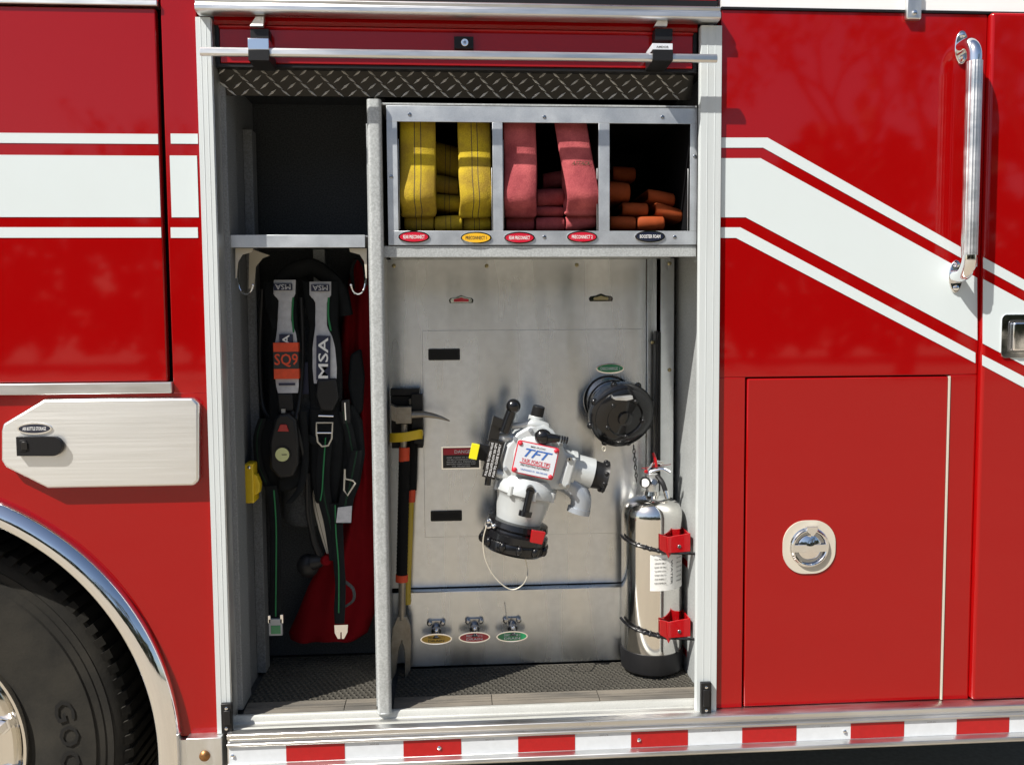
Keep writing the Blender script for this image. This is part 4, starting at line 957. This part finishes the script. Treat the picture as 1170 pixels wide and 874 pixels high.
# black padded bulk
def pad(pts, y, th, par, name='waist_pad', bev=.009, mt='web'):
    m = MB(); m.pprism(pts, y, y+th, mt); return m.build(name, par, bevel=bev, seg=3)
pad([(291, 500), (297, 484), (308, 476), (345, 480), (347, 512), (344, 545), (332, 560), (316, 563), (303, 556), (294, 535)], ySB-.01, .05, BA)
pad([(316, 540), (345, 528), (346, 552), (330, 562), (318, 560)], ySB-.025, .03, BA)
pad([(352, 466), (386, 462), (394, 480), (390, 540), (384, 575), (360, 576), (354, 540)], ySB-.012, .04, BA)
pad([(386, 470), (402, 462), (413, 482), (416, 520), (410, 555), (398, 585), (386, 590), (384, 540)], ySB+.0, .04, BA)
pad([(400, 405), (412, 398), (416, 430), (414, 470), (404, 480), (397, 440)], ySB+.02, .03, BA)
pad([(362, 434), (384, 432), (387, 455), (380, 470), (366, 470), (360, 452)], ySB-.03, .028, BA, 'strap_adjuster', .006, 'black')
pad([(389, 458), (399, 456), (401, 484), (391, 486)], ySB-.02, .02, BA, 'strap_adjuster', .004, 'black')
pad([(316, 449), (334, 449), (336, 470), (318, 472)], ySB-.02, .024, BA, 'strap_adjuster', .005, 'black')
rib([(300, 478), (294, 500), (296, 530), (306, 556)], 9, 'web', ySB-.02, 'belt', BA, .004, 'green')
rib([(346, 470), (349, 520), (344, 555), (330, 575)], 8, 'web', ySB-.03, 'belt', BA, .004)
rib([(392, 470), (400, 500), (404, 540), (396, 580)], 11, 'web', ySB-.018, 'belt', BA, .004, 'green')
rib([(372, 505), (369, 540), (371, 570), (378, 600), (384, 640)], 15, 'web', ySB-.028, 'belt', BA, .004, 'green')
rib([(340, 480), (352, 500), (366, 505)], 10, 'web', ySB-.02, 'belt', BA, .004, wd=(0, 0, 1))
m = MB(); m.tube(bz([W(334, 470, ySB-.02), W(342, 500, ySB-.03), (W(350, 540, ySB-.02)), W(352, 590, ySB-.01), W(362, 630, ySB)], 24), .006, 'black', 10); m.build('air_hose', BA)
m = MB(); m.tube(bz([W(300, 330, ySB+.02), W(297, 400, ySB+.03), W(300, 460, ySB+.02), W(310, 480, ySB)], 24), .007, 'black', 10); m.build('air_hose', BA)
m = MB(); m.tube(bz([W(344, 340, ySB+.0), W(346, 400, ySB), W(343, 450, ySB-.01), W(338, 480, ySB-.03)], 24), .006, 'black', 10); m.build('air_hose', BA)
# webbing
rib([(309, 555), (314, 590), (315, 640), (314, 690), (314, 706)], [14, 13, 13, 13, 14], 'web', ySB-.03, 'belt', BA, .004)
rib([(313, 560), (315.5, 600), (315.5, 650), (315, 704)], 1.6, 'green', ySB-.033, 'belt_thread', BA, .002)
m = MB(); m.pbox(307, 707, 322.5, 726, ySB-.040, ySB-.030, 'mond'); m.pbox(309.5, 714.5, 320.5, 724, ySB-.0415, ySB-.040, 'bgrn'); m.pbox(306, 703, 309, 712, ySB-.04, ySB-.03, 'chrome'); m.pbox(320, 702, 323.5, 712, ySB-.04, ySB-.03, 'chrome'); m.build('belt_buckle', BA, bevel=.0015)
rib([(384, 575), (385, 600), (387, 640), (389, 668), (388, 695), (388, 712)], [16, 14, 13, 12, 13, 11], 'web', ySB-.03, 'belt', BA, .005)
rib([(383, 577), (384, 610), (387, 650), (387, 700)], 1.5, 'green', ySB-.034, 'belt_thread', BA, .002)
m = MB(); m.tube(bz([W(392, 663, ySB-.02), W(403, 672, ySB-.02), W(404, 685, ySB-.02), W(394, 693, ySB-.02)], 14), .005, 'darkwall', 10, flat=.5); m.build('strap_loop', BA)
m = MB(); m.pprism([(382, 714), (397.5, 713.5), (397, 722), (393, 729.5), (390.5, 729.5), (390.3, 722), (389, 722), (388.8, 729.5), (386, 729.5), (382.5, 723)], ySB-.036, ySB-.031, 'chrome'); m.build('belt_tongue', BA)
rib([(361, 560), (366, 585), (371, 605), (377, 632)], [13, 13, 13, 8], 'cream', ySB+.01, 'belt', BA, .004, 'stitch', ls=((.2, .25), (.75, .8)))
rib([(372, 500), (370, 530), (368, 560), (366, 572)], 1.4, 'green', ySB-.035, 'belt_thread', BA, .002)
rib([(408, 515), (402, 545), (395, 575), (392, 598)], [12, 15, 17, 18], 'web', ySB-.035, 'belt', BA, .004, 'green')
m = MB(); m.pprism([(386, 580), (402, 578), (401, 597), (384, 597)], ySB-.042, ySB-.037, 'reflect'); m.build('belt_end', BA)
def loop(pts, y, name='buckle', r=.0024):
    m = MB(); P = [W(a, b, y) for a, b in pts]; m.tube(P, r, 'cream', 8, closed=True); m.build(name, BA)
loop([(361.5, 483), (361.5, 495), (363, 505), (368, 510), (375, 509), (379, 501), (380, 483)], ySB-.045)
loop([(394, 536), (393, 560), (397, 566), (406, 552), (403, 549), (394.5, 547)], ySB-.045)
m = MB(); m.tube([W(361, 494.5, ySB-.045), W(380, 494.5, ySB-.045)], .002, 'chrome', 8); m.tube([W(364, 475, ySB-.04), W(381, 475.5, ySB-.04)], .0024, 'chrome', 8); m.build('buckle', BA)
m = MB(); m.tube(bz([W(292, 520, ySB-.01), W(295, 538, ySB-.02), W(299, 552, ySB-.02)], 10), .0016, 'chrome', 6); m.tube(bz([W(394, 460, ySB-.02), W(395, 480, ySB-.02)], 6), .0018, 'chrome', 6); m.build('metal_clip', BA)
m = MB(); m.tube(bz([W(352, 540, ySB), W(354, 580, ySB), W(358, 615, ySB), W(366, 636, ySB)], 24), .010, 'black', 12); m.build('air_hose', BA)
m = MB(); m.sphere(W(352, 646, ySB+.02), (.032, .026, .034), 'black', 24, 16); m.lathe(W(358, 642, ySB), (1, -.3, .2), [(0, .022), (.02, .018), (.03, .012)], 'black', 20); m.build('regulator', BA)
m = MB(); m.cyl(W(371, 640, ySB-.015), W(374, 640, ySB-.03), .014, 'redcloth', n=20); m.build('regulator_knob', BA, bevel=.003)

# red bag hanging behind
RB = thing('mask_bag', 'dark red cloth bag hanging against the grey post behind harness', 'bag', tuple(W(380, 732, .33)))
rows = [(296, 404, 418), (320, 398, 424), (350, 392, 428), (400, 388, 430), (450, 391, 430), (500, 396, 430), (550, 398, 430), (590, 388, 430), (630, 372, 430), (670, 352, 430), (700, 340, 428), (722, 330, 420), (730, 332, 408)]
m = MB(); vs = []; nu = 22; yb_ = .335; nr = 60
for j in range(nr+1):
    t = j/nr*(len(rows)-1); i = min(int(t), len(rows)-2); f = t-i
    py = rows[i][0]*(1-f)+rows[i+1][0]*f; a = rows[i][1]*(1-f)+rows[i+1][1]*f; b = rows[i][2]*(1-f)+rows[i+1][2]*f
    for k in range(nu+1):
        u = k/nu; e = math.sin(PI*u)**.5
        w_ = W(a+(b-a)*u, py, yb_)
        d = .030*e*min(1, (j+2)/12)+.010*math.sin(u*9+j*.10)*e+.006*math.sin(u*17-j*.13)*e
        vs.append((min(w_.x, xdv0+.008), yb_-d, w_.z))
nf = [(j*(nu+1)+k, j*(nu+1)+k+1, (j+1)*(nu+1)+k+1, (j+1)*(nu+1)+k) for j in range(nr) for k in range(nu)]
off = len(vs); vs += [(v[0], yb_+.012, v[2]) for v in vs]
nf += [tuple(q+off for q in f[::-1]) for f in nf]
for k in range(nu): nf += [(k, k+off, k+1+off, k+1), (nr*(nu+1)+k, nr*(nu+1)+k+1, nr*(nu+1)+k+1+off, nr*(nu+1)+k+off)]
for j in range(nr): nf += [(j*(nu+1), (j+1)*(nu+1), (j+1)*(nu+1)+off, j*(nu+1)+off), (j*(nu+1)+nu, j*(nu+1)+nu+off, (j+1)*(nu+1)+nu+off, (j+1)*(nu+1)+nu)]
m.add(vs, nf, 'redcloth'); m.build('cloth_body', RB, smooth=80)
m = MB(); m.ribbon(bz([W(404, 330, .29), W(402, 308, .27), W(408, 296, .25), W(416, 305, .22), W(418, 326, .18)], 20), (1, 0, 0), .010, .003, 'web'); m.build('bag_strap', RB)

YT = thing('door_wedge', 'yellow plastic tool clipped to grey wall beside the harness', 'wedge', tuple(W(288, 575, .2)))
m = MB(); m.pbox(279, 530, 289.5, 575, .17, .235, 'yellow'); m.build('body', YT, bevel=.003)
m = MB(); m.pprism([(289, 541), (293, 543), (297, 553), (296, 563), (290, 567)], .18, .21, 'yellow'); m.build('side_grip', YT, bevel=.003)
m = MB(); c = W(284.5, 534, .17); m.lathe((c.x, .17, c.z), (0, -1, 0), [(0, .005), (.002, .004), (.003, .001)], 'chrome', 12); m.build('screw', YT)

# ------------------------------------------------------------------ floor mats
def floor_mat(x0, x1, y0, y1, label, seams):
    ze_ = zfl-.012
    o = thing('floor_mat', label, 'floor mat', ((x0+x1)/2, (y0+y1)/2, ze_), 'ribbed plastic mats on the compartment floor')
    m = MB(); m.box(x0, x1, y0+.055, y1, ze_, ze_+.002, 'dark')
    p = .0155
    def bar(ax_, ay, bx_, by_, w=.0026):
        a = Vector((ax_, ay, 0)); b = Vector((bx_, by_, 0)); d = (b-a).normalized(); e = Vector((-d.y, d.x, 0))*w
        z0, z1 = ze_+.002, ze_+.010
        m.add([(a-e)+Vector((0, 0, z0)), (b-e)+Vector((0, 0, z0)), (b+e)+Vector((0, 0, z0)), (a+e)+Vector((0, 0, z0)), (a-e)+Vector((0, 0, z1)), (b-e)+Vector((0, 0, z1)), (b+e)+Vector((0, 0, z1)), (a+e)+Vector((0, 0, z1))],
              [(0, 3, 2, 1), (4, 5, 6, 7), (0, 1, 5, 4), (1, 2, 6, 5), (2, 3, 7, 6), (3, 0, 4, 7)], 'mat')
    yy = y0+.06; k = 0
    while yy < y1:
        bar(x0, yy, x1, yy); 
        if yy+p < y1:
            xx_ = x0+(p/2 if k % 2 else 0)+.003
            while xx_ < x1-.004:
                bar(xx_, yy, xx_+p*.35, yy+p, .0024); xx_ += p
        yy += p; k += 1
    m.build('grid', o)
    xs_ = [x0]+seams+[x1]
    for a, b in zip(xs_[:-1], xs_[1:]):
        m = MB(); m.xprism([(y0, ze_), (y0, ze_+.008), (y0+.012, ze_+.011), (y0+.056, ze_+.012), (y0+.056, ze_)], a+.0008, b-.0008, 'matedge')
        for q in (.010, .024, .038): m.box(a+.001, b-.001, y0+q+.004, y0+q+.008, ze_+.0105, ze_+.0128, 'matedge')
        m.build('edge_strip', o, bevel=.0008)
    return o
floor_mat(xdv1+.002, xWl-.002, .038, yP-.036, 'grey plastic grid mat under the extinguisher and steel panel', [X(562, 790, .06), X(684, 790, .06)])
floor_mat(xL+.02, xdv0-.004, .038, yB, 'grey plastic grid mat under the hanging harness in the narrow bay', [X(394, 795, .06)])

# ------------------------------------------------------------------ surroundings reflected in paint and chrome
m = MB(); m.box(-120, 120, -160, 60, -.2, 0, 'concrete'); g_ = m.build('ground'); g_['kind'] = 'structure'
def tree(x, y, h, label, seed, leafy=0.0):
    rn = random.Random(seed); t = thing('tree', label, 'tree', (x, y, 0), 'trees standing across the lot')
    mt = MB(); ml = MB(); cnt = [0]
    def grow(p, d, L, r, lv):
        n = 4; pts = [p]; q = p.copy(); dd = d.copy()
        for i in range(n):
            dd = (dd+Vector((rn.uniform(-1, 1), rn.uniform(-1, 1), rn.uniform(-.3, .6)))*.13).normalized(); q = q+dd*L/n; pts.append(q.copy())
        mt.tube(pts, [r*(1-.35*i/n) for i in range(n+1)], 'bark', 6 if lv < 2 else 4)
        if lv >= 4:
            for i in range(int(5+leafy*16)):
                c = pts[-1]+Vector((rn.gauss(0, .22), rn.gauss(0, .22), rn.gauss(0, .2))); a = Vector((rn.uniform(-1, 1), rn.uniform(-1, 1), rn.uniform(-1, 1))).normalized(); b = a.orthogonal().normalized(); s_ = rn.uniform(.05, .10)*(1+leafy)
                ml.add([c-a*s_, c+b*s_*.6, c+a*s_, c-b*s_*.6], [(0, 1, 2, 3)], 'leaf')
            return
        for i in range(3 if lv < 3 else 2+(rn.random() < .5)):
            j = n if i == 0 else rn.randint(2, n)
            nd = (dd+Vector((rn.uniform(-1, 1), rn.uniform(-1, 1), rn.uniform(-.2, .5)))*.75).normalized()
            grow(pts[j], nd, L*rn.uniform(.62, .8), r*.6, lv+1)
    grow(Vector((x, y, -.1)), Vector((0, 0, 1)), h*.33, h*.022, 0)
    mt.build('trunk', t); ml.build('crown', t)
for i, (x, y, h, lf, lb) in enumerate(((-15, -20, 8.5, .3, 'small bare tree far left across lot'), (-8.5, -23, 9.5, .4, 'thin budding tree left of centre across lot'), (5, -26, 11, .6, 'tall budding tree near centre across lot'),
                                  (12.5, -21, 12.5, .7, 'broad tall tree right of centre across lot'), (19, -22, 14, .8, 'tallest tree far right across lot'), (-23, -27, 9.5, .7, 'distant tall tree beyond the far left tree'), (27, -24, 12, .8, 'large tree outermost on right across lot'))):
    tree(x, y, h, lb, 20+i, lf)
# far wood line
m = MB(); rn = random.Random(3)
for i in range(3600):
    x = rn.uniform(-60, 60); y = -34+rn.uniform(-3, 3); hm = 7.4+1.1*math.sin(x*.31+2)+.9*math.sin(x*.83+1)+(.12*(x-8) if x > 8 else 0); z = rn.uniform(0.1, 1)*hm
    for k in range(3):
        c = Vector((x+rn.gauss(0, .5), y+rn.gauss(0, .5), z+rn.gauss(0, .35))); a = Vector((rn.uniform(-1, 1), rn.uniform(-1, 1), rn.uniform(-1, 1))).normalized(); b = a.orthogonal().normalized(); s_ = rn.uniform(.35, .8)
        m.add([c-a*s_, c+b*s_*.7, c+a*s_, c-b*s_*.7], [(0, 1, 2, 3)], 'leaf')
wd_ = m.build('far_woods'); wd_['kind'] = 'stuff'; wd_['label'] = 'low dark wood line far across the lot'; wd_['category'] = 'woods'

# ------------------------------------------------------------------ light, sky, camera
sun_t = Vector((1.45, 1.0, -2.1))
s_ = -sun_t.normalized()
ld = bpy.data.lights.new('sun', 'SUN'); ld.energy = 5.0; ld.angle = math.radians(.5); ld.color = (1, .955, .88)
lo = bpy.data.objects.new('sun', ld); COL.objects.link(lo); lo.rotation_euler = sun_t.to_track_quat('-Z', 'Y').to_euler(); lo.location = (-3, -4, 6)
w = bpy.data.worlds.new('World'); SC.world = w; w.use_nodes = True
nt = w.node_tree; bg = nt.nodes['Background']; sk = nt.nodes.new('ShaderNodeTexSky'); sk.sky_type = 'NISHITA'; sk.sun_disc = False
sk.sun_elevation = math.asin(s_.z); sk.sun_rotation = math.atan2(s_.x, s_.y) % (2*PI); sk.air_density = 1.0; sk.dust_density = 1.5
nt.links.new(sk.outputs[0], bg.inputs['Color']); bg.inputs['Strength'].default_value = .075
cd_ = bpy.data.cameras.new('camera'); cam = bpy.data.objects.new('camera', cd_); COL.objects.link(cam); SC.camera = cam
cd_.sensor_width = 36; cd_.lens = 36*FPX/1170; cd_.clip_start = .05; cd_.clip_end = 600
mt_ = Matrix((RR, UU, -F)).transposed().to_4x4(); mt_.translation = CAM; cam.matrix_world = mt_
SC.render.resolution_x = 1024; SC.render.resolution_y = 764
SC.view_settings.view_transform = 'Standard'; SC.view_settings.look = 'None'; SC.view_settings.exposure = 0.62; SC.view_settings.gamma = 1
